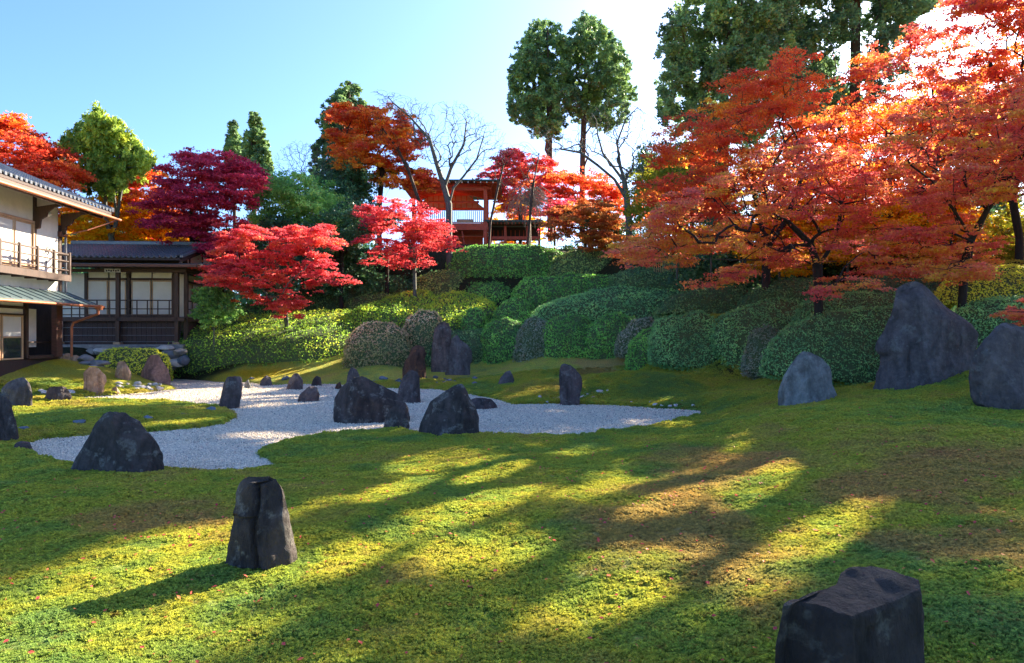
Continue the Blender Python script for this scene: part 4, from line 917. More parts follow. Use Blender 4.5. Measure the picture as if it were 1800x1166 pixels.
for z, h in ((zt+.01, .09), (zb_-.1, .09)): box('window_frame', -.10, .02, Y0, ly(61), z, z+h, 'pale_wood', b)
box('window_frame', -.10, .02, ly(58.3), ly(61), zb_-.0, zt+.0, 'pale_wood', b)
box('post', -.14, .03, ly(61.2), ly(63.5), 3.2, 6.4, 'dark_wood', b)
# balcony
xb = .55
box('balcony_floor', 0.03, xb, Y0, y_far-.35, 3.22, 3.34, 'dark_wood', b); box('balcony_beam', xb-.05, xb+.05, Y0, y_far-.3, 3.08, 3.34, 'dark_wood', b)
box('balcony_beam', .05, xb-.06, y_far-.42, y_far-.3, 3.1, 3.34, 'dark_wood', b)
for i in range(12): box('joist', 0.04, xb-.07, Y0+.3+i*.75, Y0+.4+i*.75, 3.05, 3.21, 'dark_wood', b)
for z, h in ((4.13, .07), (3.86, .05), (3.5, .05)): box('rail', xb-.03, xb+.02, Y0, y_far-.3, z, z+h, 'dark_wood', b); box('rail', .05, xb-.04, y_far-.37, y_far-.33, z, z+h, 'dark_wood', b)
for i in range(8): y = y_far-.36-i*1.05; box('balcony_post', xb-.045, xb+.045, y-.05, y+.05, 3.345, 4.26, 'dark_wood', b)
# brackets under the eave
def bracket(y, x0, L):
    pr = [(x0, 5.85), (x0+L, 6.05), (x0+L, 5.92), (x0+L*.6, 5.85), (x0+L*.38, 5.66), (x0+L*.34, 5.5), (x0+L*.16, 5.38), (x0+L*.12, 5.05), (x0, 5.0)]
    prism('bracket', pr, y-.05, y+.05, 'dark_wood', b)
bracket(ly(62.3), .04, 1.1); bracket(y_far+.0, .04, 1.3)
box('capital', -.2, .14, y_far-.16, y_far+.2, 4.95, 5.15, 'red_wood_beam', b)
# eave: rafters, gutter, roof
xe = 1.35; ze = 5.98; yr = y_far+1.35; s = .42
box('eave_beam', 1.02, 1.12, Y0, yr-.2, ze-.08, ze+.06, 'dark_wood', b)
for i in range(32): y = Y0+.15+i*.36; (y < yr-.1) and beam('rafter', (-.05, y, ze+.46), (xe-.08, y, ze+.03), .05, .08, 'dark_wood', b)
prism('roof', [(xe, ze+.10), (-5, ze+.10+5.6*s+.0), (-5, ze+.24+5.6*s), (xe, ze+.22)], Y0, yr, 'board_wood', b)
pipe('gutter', [(xe+.09, Y0, ze-.12), (xe+.09, yr+.55, ze-.02)], .065, 'copper_gutter', b)
pipe('gutter_stay', [(.1, y_far+.02, 5.0), (.8, y_far+.5, 5.3), (xe+.05, yr+.4, ze-.05)], .028, 'copper_gutter', b)
box('fascia', xe-.04, xe-.0, Y0, yr, ze-.04, ze+.14, 'red_wood_beam', b)
tiles(b, (xe-.02, yr-.02, ze+.29), (0, -1, 0), (-1, 0, s), int((yr-Y0)/.27), 20)
for i in range(int((yr-Y0)/.27)):
    y = yr-.15-i*.27; o = box('eave_tile', xe-.02, xe+.03, y-.075, y+.075, ze+.22, ze+.36, 'roof_tile', b, .03)
prism('verge_tile', [(xe+.02, ze+.26), (-5, ze+.26+5.5*s), (-5, ze+.44+5.5*s), (xe+.02, ze+.44)], yr-.02, yr+.2, 'roof_tile', b)
# awning between storeys
za = 2.05
prism('awning', [(.02, 2.62), (1.25, za+.08), (1.25, za+.14), (.02, 2.70)], Y0, y_far+.45, 'patina_copper', b)
for i in range(17): y = Y0+.2+i*.6; (y < y_far+.4) and beam('awning_seam', (.03, y, 2.715), (1.24, y, za+.155), .03, .025, 'patina_copper', b)
pipe('gutter', [(1.33, Y0, za+.02), (1.33, y_far+.75, za+.05)], .055, 'copper_gutter', b)
box('fascia', 1.2, 1.245, Y0, y_far+.44, za-.0, za+.08, 'copper_gutter', b)
pipe('drainpipe', [(1.33, y_far+.35, za-.02), (1.3, y_far+.35, za-.25), (.35, y_far+.3, za-.62), (.28, y_far+.3, za-.8), (.28, y_far+.3, .05)], .05, 'copper_gutter', b)
pipe('drainpipe', [(.10, y_far+.2, 5.3), (.10, y_far+.2, 2.7)], .045, 'grey_pipe', b).__setitem__('label', 'grey drainpipe beside the corner post')
box('hopper', 1.22, 1.44, y_far+.28, y_far+.46, za-.08, za+.12, 'copper_gutter', b)
# ground floor
box('post', .0, .2, ly(95, .1), ly(102, .1)+.15, .05, za+.3, 'red_wood_beam', b); box('post', -.1, .06, ly(44), ly(48), .05, 2.6, 'dark_wood', b)
box('post', -.6, -.45, ly(84, -.5), ly(88, -.5), .05, 2.6, 'dark_wood', b)
box('inner_wall', -1.6, -1.5, Y0, y_far-.1, 0, 2.6, 'board_wood', b); box('ground_floor_end', -1.5, -.2, y_far-.22, y_far-.12, .1, 2.6, 'board_wood', b)
box('white_screen', -.5, -.46, ly(49, -.48), ly(63, -.48), .45, 1.95, 'plaster', b)
box('lattice_rail', -.3, -.26, ly(49, -.3), ly(92, -.3), .62, .68, 'dark_wood', b); box('sill', -.35, .1, ly(47), y_far-.1, 0, .14, 'dark_wood', b)
box('lower_wall', -.12, -.02, Y0, ly(42), 2.0, 2.6, 'plaster', b); box('lintel', -.1, .03, Y0, ly(43), 1.9, 2.0, 'dark_wood', b); box('lintel', -.1, .03, Y0, ly(43), 1.66, 1.71, 'dark_wood', b)
box('transom_panel', -.06, -.03, Y0, ly(42), 1.71, 1.9, 'plaster', b)
for p0, p1 in ((3, 41), (-38, 1), (-80, -40)):
    g = empty_child('ground_window', b); q0, q1 = ly(p0), ly(p1)
    for z0, z1 in ((.02, .08), (.82, .88), (1.60, 1.66)): box('frame', -.07, .0, q0, q1, z0, z1, 'pale_wood', g)
    for q in (q0, q1-.07): box('frame', -.06, .01, q, q+.07, .02, 1.66, 'pale_wood', g)
    box('pane', -.05, -.035, q0+.07, q1-.07, .88, 1.6, 'shoji_paper', g); box('pane', -.05, -.035, q0+.07, q1-.07, .08, .82, 'window_glass', g)
    box('inner_rail', -.12, -.10, q0, q1, .45, .5, 'red_wood_beam', g)
box('foundation', -1.5, .0, Y0, y_far, -.6, -.01, 'board_wood', b)
# small things on the wall
lp = Loc('wall_lamp', (0, 0, 0), 0, label='small curled iron lamp on the white upper wall of the house', cat='lamp') 
lp.e.location = b.matrix_world @ Vector((0, 0, 0)) if False else Vector((-18.5, 28.0, 1.25))+Matrix.Rotation(R(4.4), 3, 'Z')@Vector((.0, ly(84), lz(84, 440)))
lp.e.rotation_euler.z = R(4.4)
for k, dy in enumerate((-.14, .12)):
    V, Fc = tubes([(.08, dy+.10*math.cos(t), .10*math.sin(t), .08, dy+.10*math.cos(t+.6), .10*math.sin(t+.6), .018, .018) for t in np.arange(0, 6.3, .6)], 6)
    link('ring', mesh_np('ring', V, Fc, True), MATS['black_iron'], lp.e)
link('bracket_arm', mesh_np('bracket_arm', *tubes([(-.02, 0, 0, .08, 0, 0, .02, .02), (.06, -.05, -.05, .03, -.1, -.35, .012, .01), (.03, -.1, -.35, .02, -.16, -.62, .01, .01)], 6), True), MATS['black_iron'], lp.e)
cc = Loc('security_camera', tuple(Vector((-18.5, 28.0, 1.25))+Matrix.Rotation(R(4.4), 3, 'Z')@Vector((.22, ly(86, .2), 5.66))), R(4.4), label='white dome camera hanging under the eave bracket', cat='camera')
bm = bmesh.new(); bmesh.ops.create_uvsphere(bm, u_segments=14, v_segments=8, radius=.085); me = bpy.data.meshes.new('dome'); bm.to_mesh(me); bm.free(); link('dome', me, MATS['white_paint'], cc.e)
pipe('mount', [(0, 0, .05), (0, 0, .28)], .03, 'white_paint', cc.e)

# --- red pavilion on the hill
P_ = Loc('red_pavilion', (-1.8, 54.0, 8.7), 0, label='vermilion wooden pavilion with railed balcony on top of the hill', cat='building'); p = P_.e
def X(px, y=0): return (px-900)/F*(54+y)+1.8
def Z(py, y=0): return H-(py-588)/F*(54+y)-8.7
for px_ in (853, 727): box('post', X(px_)-.13, X(px_)+.13, -.12, .14, -.6, Z(328), 'vermilion', p)
for px_ in (853, 727): box('post', X(px_)-.12, X(px_)+.12, 4.4, 4.64, -.6, Z(332), 'vermilion', p)
box('floor_beam', X(712), X(858), -.16, -.02, Z(405), Z(393), 'vermilion', p); box('floor', X(715), X(855), 0, 4.6, Z(404), Z(394), 'vermilion', p)
box('head_beam', X(712), X(858), -.08, .10, Z(335), Z(329), 'vermilion', p); box('head_beam', X(853)-.1, X(853)+.1, .15, 4.6, Z(335), Z(329), 'vermilion', p); box('head_beam', X(727)-.1, X(727)+.1, .15, 4.6, Z(335), Z(329), 'vermilion', p)
for z in (Z(370.5), Z(392)): box('handrail', X(729), X(851), -.05, .05, z, z+.08, 'vermilion', p)
for i in range(34):
    x = X(731)+i*(X(850)-X(731))/33; box('baluster', x-.035, x+.035, -.03, .03, Z(391)+.01, Z(371)-.01, 'baluster_paint', p, 0)
for i in range(18): y = .3+i*.24; box('baluster', X(853)-.03, X(853)+.03, y, y+.06, Z(391), Z(371), 'baluster_paint', p, 0)
box('handrail', X(853)-.04, X(853)+.04, .15, 4.4, Z(370.5), Z(370.5)+.08, 'vermilion', p)
box('notice_board', X(804), X(833), -.12, -.06, Z(392.5), Z(386), 'peach_board', p)
# raised back gable with peach boards between ribs, arched beam over it
yb_ = 4.3
prism('back_panel', [(X(728,yb_), Z(366,yb_)), (X(851,yb_), Z(366,yb_)), (X(822,yb_), Z(343,yb_)), (X(800,yb_), Z(336,yb_)), (X(780,yb_), Z(336,yb_)), (X(757,yb_), Z(343,yb_))], yb_, yb_+.08, 'peach_board', p)
for i in range(11):
    x = X(742+i*9.8, yb_); u = abs(742+i*9.8-790)/60; top = Z(337, yb_)-(.85*max(0, u-.2))
    box('panel_rib', x-.035, x+.035, yb_-.05, yb_-.003, Z(366, yb_), max(Z(366, yb_)+.1, top), 'vermilion', p, 0)
box('back_rail', X(727,yb_), X(853,yb_), yb_-.12, yb_-.06, Z(370,yb_), Z(366,yb_), 'vermilion', p); box('tie_beam', X(748), X(840), 2.0, 2.18, Z(348), Z(344.5), 'vermilion', p)
for s_ in (-1, 1):
    for k in range(7): 
        x0 = X(790)+s_*(.55+k*.36); beam('hip_rib', (X(790)+s_*.3, 2.4, Z(333)+.35), (X(790)+s_*3.3, -.6+k*.75, Z(333)-.05), .07, .09, 'vermilion', p)
# roof slab, hip top, rafter tails with white tips
zr = Z(324)
bm = bmesh.new(); x0, x1, y0, y1 = X(704), X(881), -1.3, 6.3
lo = [bm.verts.new(v) for v in ((x0,y0,zr-.02),(x1,y0,zr-.02),(x1,y1,zr-.02),(x0,y1,zr-.02))]; mid = [bm.verts.new(v) for v in ((x0,y0,zr+.09),(x1,y0,zr+.09),(x1,y1,zr+.09),(x0,y1,zr+.09))]
rd = [bm.verts.new(v) for v in ((x0+2.4,2.3,zr+.75),(x1-2.4,2.3,zr+.75))]
bm.faces.new(lo)
for i in range(4): bm.faces.new((lo[i], lo[(i+1)%4], mid[(i+1)%4], mid[i]))
bm.faces.new((mid[0], mid[1], rd[1], rd[0])); bm.faces.new((mid[1], mid[2], rd[1])); bm.faces.new((mid[2], mid[3], rd[0], rd[1])); bm.faces.new((mid[3], mid[0], rd[0]))
bmesh.ops.recalc_face_normals(bm, faces=bm.faces); me = bpy.data.meshes.new('roof'); bm.to_mesh(me); bm.free(); link('roof', me, MATS['verdigris'], p)
for i in range(17):
    x = X(707)+i*(X(878)-X(707))/16; r_ = beam('rafter', (x, -1.2, zr-.10), (X(790)+(x-X(790))*.92, 1.6, zr-.02), .09, .12, 'vermilion', p); box('rafter_tip', -.045, .045, -.012, -.001, -.06, .06, 'white_paint', r_, 0)
for s_ in (X(706), X(879)):
    for i in range(11): y = -.9+i*.6; beam('rafter', (s_, y, zr-.10), (X(790)+(s_-X(790))*.55, y, zr-.03), .08, .1, 'vermilion', p)
box('ceiling', X(722), X(860), -.4, 4.6, zr-.035, zr-.025, 'vermilion', p)
for z in (Z(415), Z(425)): pass
beam('brace', (X(820), .1, -.3), (X(812), .1, Z(406)), .1, .1, 'vermilion', p); box('under_wall', X(735), X(846), 3.4, 3.5, -.5, Z(406), 'vermilion', p)
# lower gatehouse to the right
G_ = Loc('red_gatehouse', (0.6, 55.0, 8.7), 0, label='low red roofed gatehouse right of the pavilion', cat='building'); g = G_.e
def X2(px): return (px-900)/F*55-.6
def Z2(py): return H-(py-588)/F*55-8.7
prism('roof', [(-1.2, Z2(394)), (2.2, Z2(383)), (5, Z2(394)), (5, Z2(391)), (2.2, Z2(379.5)), (-1.2, Z2(391))], X2(853), X2(952), 'verdigris', g, axis='x')
for i in range(16): x = X2(856)+i*(X2(950)-X2(856))/15; beam('rafter', (x, -1.1, Z2(396)), (x, 1.4, Z2(390)), .07, .09, 'vermilion', g)
for q in (862, 888, 927, 948): box('post', X2(q)-.1, X2(q)+.1, 0, .2, -.5, Z2(396), 'vermilion', g)
box('beam', X2(858), X2(950), .02, .18, Z2(421), Z2(415.5), 'vermilion', g); box('wall', X2(858), X2(950), 2.2, 2.3, Z2(417), Z2(392), 'board_wood', g); box('head_beam', X2(856), X2(952), -.02, .16, Z2(397.5), Z2(394), 'dark_wood', g)
for i in range(9): x = X2(866)+i*.36; box('batten', x, x+.05, 2.12, 2.18, Z2(416), Z2(398), 'vermilion', g, 0)
ORD = 'leftmost second third fourth fifth sixth seventh eighth ninth tenth eleventh twelfth thirteenth fourteenth fifteenth sixteenth'.split()
CN = dict(tan_stone='tan', grey_stone='grey', blue_stone='blue grey', pale_stone='pale')
def od(i): return ORD[i]+('' if i == 0 else ' from left')
# --- stones round the house: each one lifts away
def hz(px, Y): return float(terr((px-900)/F*Y, Y)[0])
st = [(68,632,24,15,'tan_stone'),(90,637,26,20,'tan_stone'),(104,634,22,19,'grey_stone'),(117,637,26,24,'tan_stone'),(136,636,20,18,'tan_stone'),(152,631,18,14,'grey_stone'),(147,642,20,12,'tan_stone'),(58,633,12,12,'grey_stone')]
st.sort()
for i, (cx, cy, ww, hh, m) in enumerate(st):
    Y = 29.5; c = W(cx, cy, Y); boulder('wall_boulder', c, ww/F*Y*1.1, .7, hh/F*Y*1.15, m, 300+i, label=f'rounded {CN[m]} boulder, {od(i)} in the low wall beside the house', cat='boulder', group='boulders of the wall beside the house')
st = [(40,655,50,8,'tan_stone'),(92,647,40,9,'blue_stone'),(65,660,28,9,'blue_stone'),(90,658,26,8,'tan_stone'),(110,655,28,8,'tan_stone'),(128,648,22,8,'blue_stone'),(150,652,26,9,'blue_stone'),(165,645,24,8,'grey_stone'),(140,660,26,6,'blue_stone'),(165,657,20,6,'blue_stone'),(30,648,26,9,'blue_stone'),(120,662,20,6,'grey_stone'),(175,650,20,8,'grey_stone'),(128,656,16,5,'blue_stone'),(155,640,22,9,'grey_stone'),(178,638,18,10,'grey_stone')]
st.sort()
for i, (cx, cy, ww, hh, m) in enumerate(st):
    Y = 28.3-(cy-640)*.03; c = W(cx, cy, Y); boulder('paving_stone', c, ww/F*Y*1.15, .9, hh/F*Y*1.1, m, 330+i, label=f'flat {CN[m]} paving stone, {od(i)} on the slope below the house', cat='stone', group='stones paving the slope below the house')
st = [(160,618,22,16),(178,616,20,12),(300,622,24,18),(317,616,16,12),(308,634,26,14),(296,640,20,14),(322,630,16,16),(290,610,22,9),(165,632,22,10),(240,610,24,9),(265,610,24,9)]
st.sort()
for i, (cx, cy, ww, hh) in enumerate(st):
    Y = 33.1; c = W(cx, cy+3, Y); boulder('footing_boulder', c, ww/F*Y*1.15, .7, hh/F*Y*1.2, ('grey_stone','blue_stone','pale_stone')[i % 3], 360+i, label=f'footing stone, {od(i)} under the annex veranda', cat='stone', group='stones under the annex veranda')
# bamboo fence behind the maples on the right
def fence(name, px0, px1, py0, py1, Y, n, label):
    e = empty(name, tuple(W(px0, py1, Y)), label=label, cat='fence'); x0 = 0; L = (px1-px0)/F*Y; h = (py1-py0)/F*Y
    for i in range(n): x = L*i/(n-1); V, Fc = tubes([(x, 0, -.4, x+rng.normal(0, .01), 0, h, .03, .028)], 6); link('cane', mesh_np('cane', V, Fc, True), MATS['bamboo_cane'], e)
    for z in (h*.25, h*.85): V, Fc = tubes([(-.1, -.04, z, L+.1, -.04, z, .03, .03)], 6); link('rail', mesh_np('rail', V, Fc, True), MATS['bamboo_cane'], e)
fence('bamboo_fence', 1150, 1192, 432, 470, 36, 12, 'short bamboo fence panel in the shade behind the left maple boughs')
e = empty('rope_rail', tuple(W(1480, 462, 27)), label='low dark rail on posts running through the shade behind the right maples', cat='fence')
for i in range(12):
    a_ = Vector(W(1190+i*60, 455+i*1.0, 30-i*.5))-e.location; b2 = Vector(W(1190+(i+1)*60, 455+(i+1)*1.0, 30-(i+1)*.5))-e.location
    link('rail', mesh_np('rail', *tubes([(*a_, *b2, .025, .025)], 6)), MATS['bark_grey'], e); link('post', mesh_np('post', *tubes([(a_.x, a_.y, a_.z-.9, a_.x, a_.y, a_.z+.08, .045, .045)], 6)), MATS['bark_grey'], e)
# pebbles on the moss banks
def pebbles(spots, label, group, mat, s0, s1, seed):
    r = np.random.default_rng(seed); srcs = []
    for i, (px_, py_) in enumerate(spots):
        Y = hit(px_, py_); x = (px_-900)/F*Y; z = float(terr(x, Y)[0]); s = r.uniform(s0, s1)
        if i < 5: o = boulder('pebble', (x, Y, z+s*.12), s*1.4, s, s*.8, mat, seed+i, sub=2); srcs.append(o)
        else: o = srcs[i % 5].copy(); COL.objects.link(o); o.location = (x, Y, z+s*.12); k = s/s1*1.1; o.scale = (k, k, k); o.rotation_euler.z = r.uniform(0, 6)
        tago(o, label, 'stone', group)
r = np.random.default_rng(5)
pebbles([(205+r.uniform(0, 85), 686-r.uniform(0, 10)) for i in range(16)]+[(60+r.uniform(0, 80), 695-r.uniform(0, 8)) for i in range(8)], 'small rounded pale stone on the edge of the sunlit golden moss island', 'pale stones on the golden moss island', 'pale_stone', .12, .26, 500)
pebbles([(1020+r.uniform(0, 60), 692+r.uniform(-6, 10)) for i in range(12)]+[(1110+r.uniform(0, 110), 712+r.uniform(-8, 6)) for i in range(9)]+[(925+r.uniform(0, 60), 700+r.uniform(0, 8)) for i in range(7)], 'small white stone on the moss bank right of the gravel', 'white stones on the right moss bank', 'pale_stone', .10, .22, 520)
pebbles([(640+r.uniform(0, 70), 672+r.uniform(-6, 6)) for i in range(9)]+[(740+r.uniform(0, 120), 668+r.uniform(-6, 8)) for i in range(14)]+[(440+r.uniform(0, 120), 667+r.uniform(-5, 3)) for i in range(9)], 'small grey stone on the far moss bank', 'grey stones on the far moss bank', 'blue_stone', .10, .24, 540)
pebbles([(139,746),(323,732),(372,724),(260,737),(40,757)], 'flat slate coloured stone set in the left moss island', 'slate stones in the left moss island', 'blue_stone', .16, .3, 560)
# fallen leaves
x, y = wedge(2300, 4, 26, 9, 42); z = terr(x, y); k = z > -.1; P = np.stack([x, y, np.maximum(z, .02)+.035], 1)[k]
lv, lf = leaves(P, np.tile([[0, 0, 1.]], (len(P), 1)), .035, 1.1, 9, jit=.3); tago(link('fallen_leaves', mesh_np('fallen_leaves', lv, lf, False, {'tint': np.repeat(rng.random(len(P)), 4)}), LM['red']), 'scattered tiny red maple leaves lying on the moss', 'leaves', kind='stuff')
# ---------------------------------------------------------------- trees
def tk(*pts): return [np.array(W(*q)) for q in pts]
def G(px, py, Y): # trunk foot a little under the ground
    q = W(px, py, Y); z = float(terr(q[0], Y)[0]); return (px, 588-(min(z, q[2])-.3-H)*F/Y, Y)
M = LM
# ---- left background
tree('maple_tree', 'orange red maple rising behind the two storey house roof', 'tree', [(-60,420),(-60,240),(-10,215),(20,205),(40,225),(70,245),(95,265),(125,295),(140,340),(120,370),(60,360)], 37, 3.2, 55, 1.15, 30000, .15, M['orange'], [tk(G(60,480,37),(62,400,37),(50,330,37))], .22, 'bark_brown', 1, tone=lambda P: -.25+np.clip((10.5-P[:,2])*.05, 0, .2))
tree('juniper_tree', 'tall yellow green juniper with three bare stems behind the annex', 'tree', [(108,250),(130,232),(150,222),(170,185),(182,184),(190,205),(212,222),(238,255),(262,285),(262,300),(225,318),(212,345),(160,335),(130,320),(118,285)], 40, 2.0, 130, .45, 32000, .13, M['juniper'], [tk(G(197,470,40),(196,420,40),(186,385,40),(184,340,39.6),(178,280,40)), tk((196,420,40),(205,380,40),(200,340,40),(196,290,40)), tk((196,420,40),(204,395,40),(212,340,40),(222,300,40))], .2, 'bark_grey', 2, flat=1.1, droop=-.1, elong=2.2, axis=(.2,0,1), jit=1.0, tone=lambda P: np.clip((P[:,2]-11)*.05, -.2, .3)+np.clip((P[:,0]+24)*.04, -.1, .2))
tree('maple_tree', 'golden yellow maple directly behind the annex roof', 'tree', [(110,440),(105,400),(130,350),(160,340),(200,350),(260,345),(310,380),(330,430),(320,440)], 43, 3, 55, 1.1, 30000, .16, M['yellow'], [tk(G(170,470,43),(172,420,43),(165,380,43))], .2, 'bark_dark', 3, tone=lambda P: np.clip((8-P[:,2])*.07, -.1, .4))
tree('maple_tree', 'orange maple between the juniper and the crimson maple', 'tree', [(200,330),(215,300),(235,285),(262,295),(290,330),(310,390),(330,430),(230,430),(225,370)], 44.5, 2.5, 50, 1.0, 22000, .16, M['orange'], [tk(G(240,470,44.5),(242,400,44.5))], .18, 'bark_dark', 4, tone=lambda P: np.clip((9-P[:,2])*.05, -.2, .3))
tree('maple_tree', 'wine crimson maple between the annex and the pair of firs', 'tree', [(258,390),(262,350),(278,318),(282,292),(325,275),(345,262),(390,262),(430,278),(452,300),(456,345),(452,400),(440,430),(380,440),(330,425),(290,405)], 38.5, 2.8, 85, .95, 48000, .13, M['crimson'], [tk(G(338,470,38.5),(338,430,38.5),(336,370,38.5))], .22, 'bark_dark', 5)
tree('maple_tree', 'red maple with layered boughs at the left end of the slope, before the annex', 'tree', [(362,482),(352,462),(385,440),(395,412),(430,400),(470,395),(530,385),(560,392),(590,408),(597,438),(575,452),(600,478),(614,492),(585,500),(548,498),(540,525),(520,548),(505,552),(478,548),(462,528),(430,515),(420,500),(398,502)], 32.7, 1.5, 105, .62, 56000, .095, M['red'], [tk(G(506,552,36.2),(501,535,35.4),(495,518,34.4),(488,500,33.4),(478,478,32.8))], .13, 'bark_grey', 6, tone=lambda P: .05*np.sin(P[:,2]*2))
for i, (pl, Yq) in enumerate([([(396,300),(400,245),(410,212),(420,240),(427,300)], 62), ([(424,320),(430,250),(440,215),(448,193),(456,215),(466,245),(478,300),(478,320)], 58)]):
    tree('fir_tree', ['shorter pointed fir on the left of the skyline pair', 'taller pointed fir on the right of the skyline pair'][i], 'tree', pl, Yq, .7, 110, .30, 17000, .17, M['cypress'], [tk(((412,447)[i], 420, Yq), ((412,448)[i], 300, Yq), ((410,448)[i], (216,197)[i], Yq))], .2, 'bark_brown', 10+i, flat=.9, droop=.5, elong=1.8, jit=.9)
tree('broadleaf_tree', 'soft light green broadleaf tree right of the crimson maple', 'tree', [(440,395),(445,345),(462,308),(490,298),(530,308),(560,330),(600,345),(612,390),(600,420),(560,430),(500,400)], 43, 2.6, 70, .95, 34000, .14, M['broad'], [tk(G(530,470,43),(530,420,43),(520,370,43))], .2, 'bark_grey', 12, flat=.7, jit=1)
tree('evergreen_tree', 'dark evergreen under the light broadleaf tree', 'tree', [(555,480),(560,420),(590,385),(610,360),(640,365),(650,400),(640,450),(630,490),(580,500)], 41.5, 2.2, 60, .85, 26000, .13, M['evergreen'], [tk(G(600,500,41.5),(600,430,41.5))], .16, 'bark_dark', 13, flat=.8, jit=1)
tree('evergreen_tree', 'blue green evergreen mass behind the bare bush, left of the orange maple', 'tree', [(560,360),(575,300),(600,290),(640,300),(650,350),(640,400),(590,400)], 47, 2, 45, .9, 18000, .15, M['evergreen'], [tk(G(605,450,47),(605,360,47))], .18, 'bark_dark', 14, flat=.8, jit=1)
tree('cedar_tree', 'tall dark cedar with a bright tip left of the orange maple', 'tree', [(552,320),(556,240),(575,180),(590,170),(605,160),(618,138),(628,160),(640,190),(640,320)], 56, 1.6, 150, .45, 32000, .18, M['conifer'], [tk((600,420,56),(602,300,56),(616,145,56))], .3, 'bark_cedar', 15, flat=1.0, droop=.3, elong=1.6, jit=.9, tone=lambda P: np.clip((P[:,2]-20)*.1, -.1, .5))
tree('maple_tree', 'flame orange maple beside the dark cedar, left of the pavilion roof', 'tree', [(578,225),(585,200),(608,178),(640,190),(690,188),(725,215),(745,250),(752,290),(770,320),(740,325),(700,320),(640,320),(600,300),(590,260)], 48, 3, 85, 1.0, 42000, .155, M['orange'], [tk(G(668,450,48),(665,380,48),(672,300,48))], .22, 'bark_dark', 16, carve=.5, tone=lambda P: -.02+np.clip((15-P[:,2])*.05, -.2, .25)-np.clip((P[:,0]+8)*.1, -.1, .35))
tree('maple_tree', 'rose red maple with layered boughs in front of the pavilion', 'tree', [(627,372),(640,355),(680,346),(720,350),(752,352),(770,368),(800,376),(782,388),(785,402),(800,418),(815,432),(795,440),(770,448),(745,465),(705,468),(665,470),(640,462),(622,445),(630,425),(624,405)], 39.6, 1.8, 95, .62, 46000, .105, M['red'], [tk(G(730,480,39.6),(728,465,39.6),(722,440,39.6),(712,410,39.6))], .13, 'bark_grey', 17, carve=.6, tone=lambda P: 0*P[:,0]-.05)
tree('evergreen_tree', 'dark evergreen filling the gap between the red maple and the crimson maple', 'tree', [(385,505),(395,450),(430,400),(500,385),(560,400),(580,470),(560,500),(480,505)], 41, 1.5, 60, .85, 26000, .13, M['evergreen'], [tk(G(470,560,41),(470,480,41))], .16, 'bark_dark', 18, flat=.8, jit=1)
tree('evergreen_tree', 'dark evergreen behind the rose maple below the pavilion', 'tree', [(590,500),(610,420),(650,380),(700,385),(740,420),(760,480),(700,500)], 42.5, 1.5, 50, .8, 22000, .13, M['evergreen'], [tk(G(680,500,42.5),(680,440,42.5))], .15, 'bark_dark', 19, flat=.8, jit=1)
# ---- behind and around the pavilion
tree('maple_tree', 'scarlet maple right behind the pavilion roof', 'tree', [(850,310),(868,280),(885,262),(930,258),(965,285),(990,330),(985,380),(930,390),(890,360),(880,320)], 60, 3, 65, 1.05, 28000, .17, M['red'], [tk(G(915,450,60),(915,380,60),(915,330,60))], .2, 'bark_brown', 20, carve=.75, tone=lambda P: .1+0*P[:,0])
tree('maple_tree', 'orange scarlet maple between the tall cypresses', 'tree', [(965,310),(1000,285),(1050,300),(1090,330),(1120,370),(1100,400),(1040,400),(990,380)], 59, 3, 65, 1.05, 27000, .17, M['orange'], [tk(G(1040,450,59),(1042,370,59))], .2, 'bark_brown', 21, carve=.75, tone=lambda P: -.22+0*P[:,0])
tree('maple_tree', 'yellow orange maple seen through the gap right of the pavilion post', 'tree', [(862,400),(860,350),(900,340),(940,350),(950,400),(930,430),(866,430)], 66, 2, 40, 1.0, 14000, .18, M['yellow'], [tk(G(905,450,66),(905,400,66))], .18, 'bark_brown', 22, carve=.5)
tree('maple_tree', 'ginger brown little maple at the right end of the top hedge', 'tree', [(965,420),(960,385),(990,350),(1030,345),(1075,360),(1095,400),(1090,430),(1040,438),(985,438)], 43.5, 1.8, 60, .7, 22000, .12, M['ginger'], [tk(G(1030,460,43.5),(1028,410,43.5))], .12, 'bark_brown', 23, carve=.75)
tree('maple_tree', 'small crimson maple beside the cypress trunk', 'tree', [(945,380),(950,355),(975,345),(1000,355),(1010,380),(1000,410),(960,415)], 46, 1.4, 30, .7, 9000, .13, M['crimson'], [tk(G(975,450,46),(975,400,46))], .1, 'bark_brown', 24, tone=lambda P: .2+0*P[:,0])
tree('evergreen_tree', 'dark green bushy evergreen behind the ginger maple', 'tree', [(960,440),(955,400),(985,375),(1040,370),(1100,385),(1120,420),(1110,445)], 46, 1.6, 45, .8, 18000, .14, M['evergreen'], [tk(G(1040,460,46),(1040,420,46))], .15, 'bark_dark', 25, flat=.8, jit=1)
for i, (pl, Yq, tr) in enumerate([([(897,150),(900,110),(915,70),(940,45),(962,38),(985,48),(998,80),(1000,190),(985,235),(960,240),(935,225),(905,215),(893,185)], 64, [(968,425,64),(967,300,64),(965,150,64),(962,50,64)]), ([(1000,205),(985,150),(990,80),(1010,40),(1030,28),(1060,45),(1085,75),(1105,110),(1112,165),(1095,210),(1070,225),(1040,215)], 66, [(1024,425,66),(1024,300,66),(1028,150,66),(1030,40,66)])]):
    tree('cypress_tree', ['left one of the two tall bare trunked cypresses in the middle of the skyline', 'right one of the two tall bare trunked cypresses in the middle of the skyline'][i], 'tree', pl, Yq, 3.6, 300, .46, 50000, .17, M['cypress'], [tk(*tr)], .34, 'bark_cedar', 30+i, carve=.3, flat=1.0, droop=.3, elong=1.5, jit=.9, sub=7, group=None)
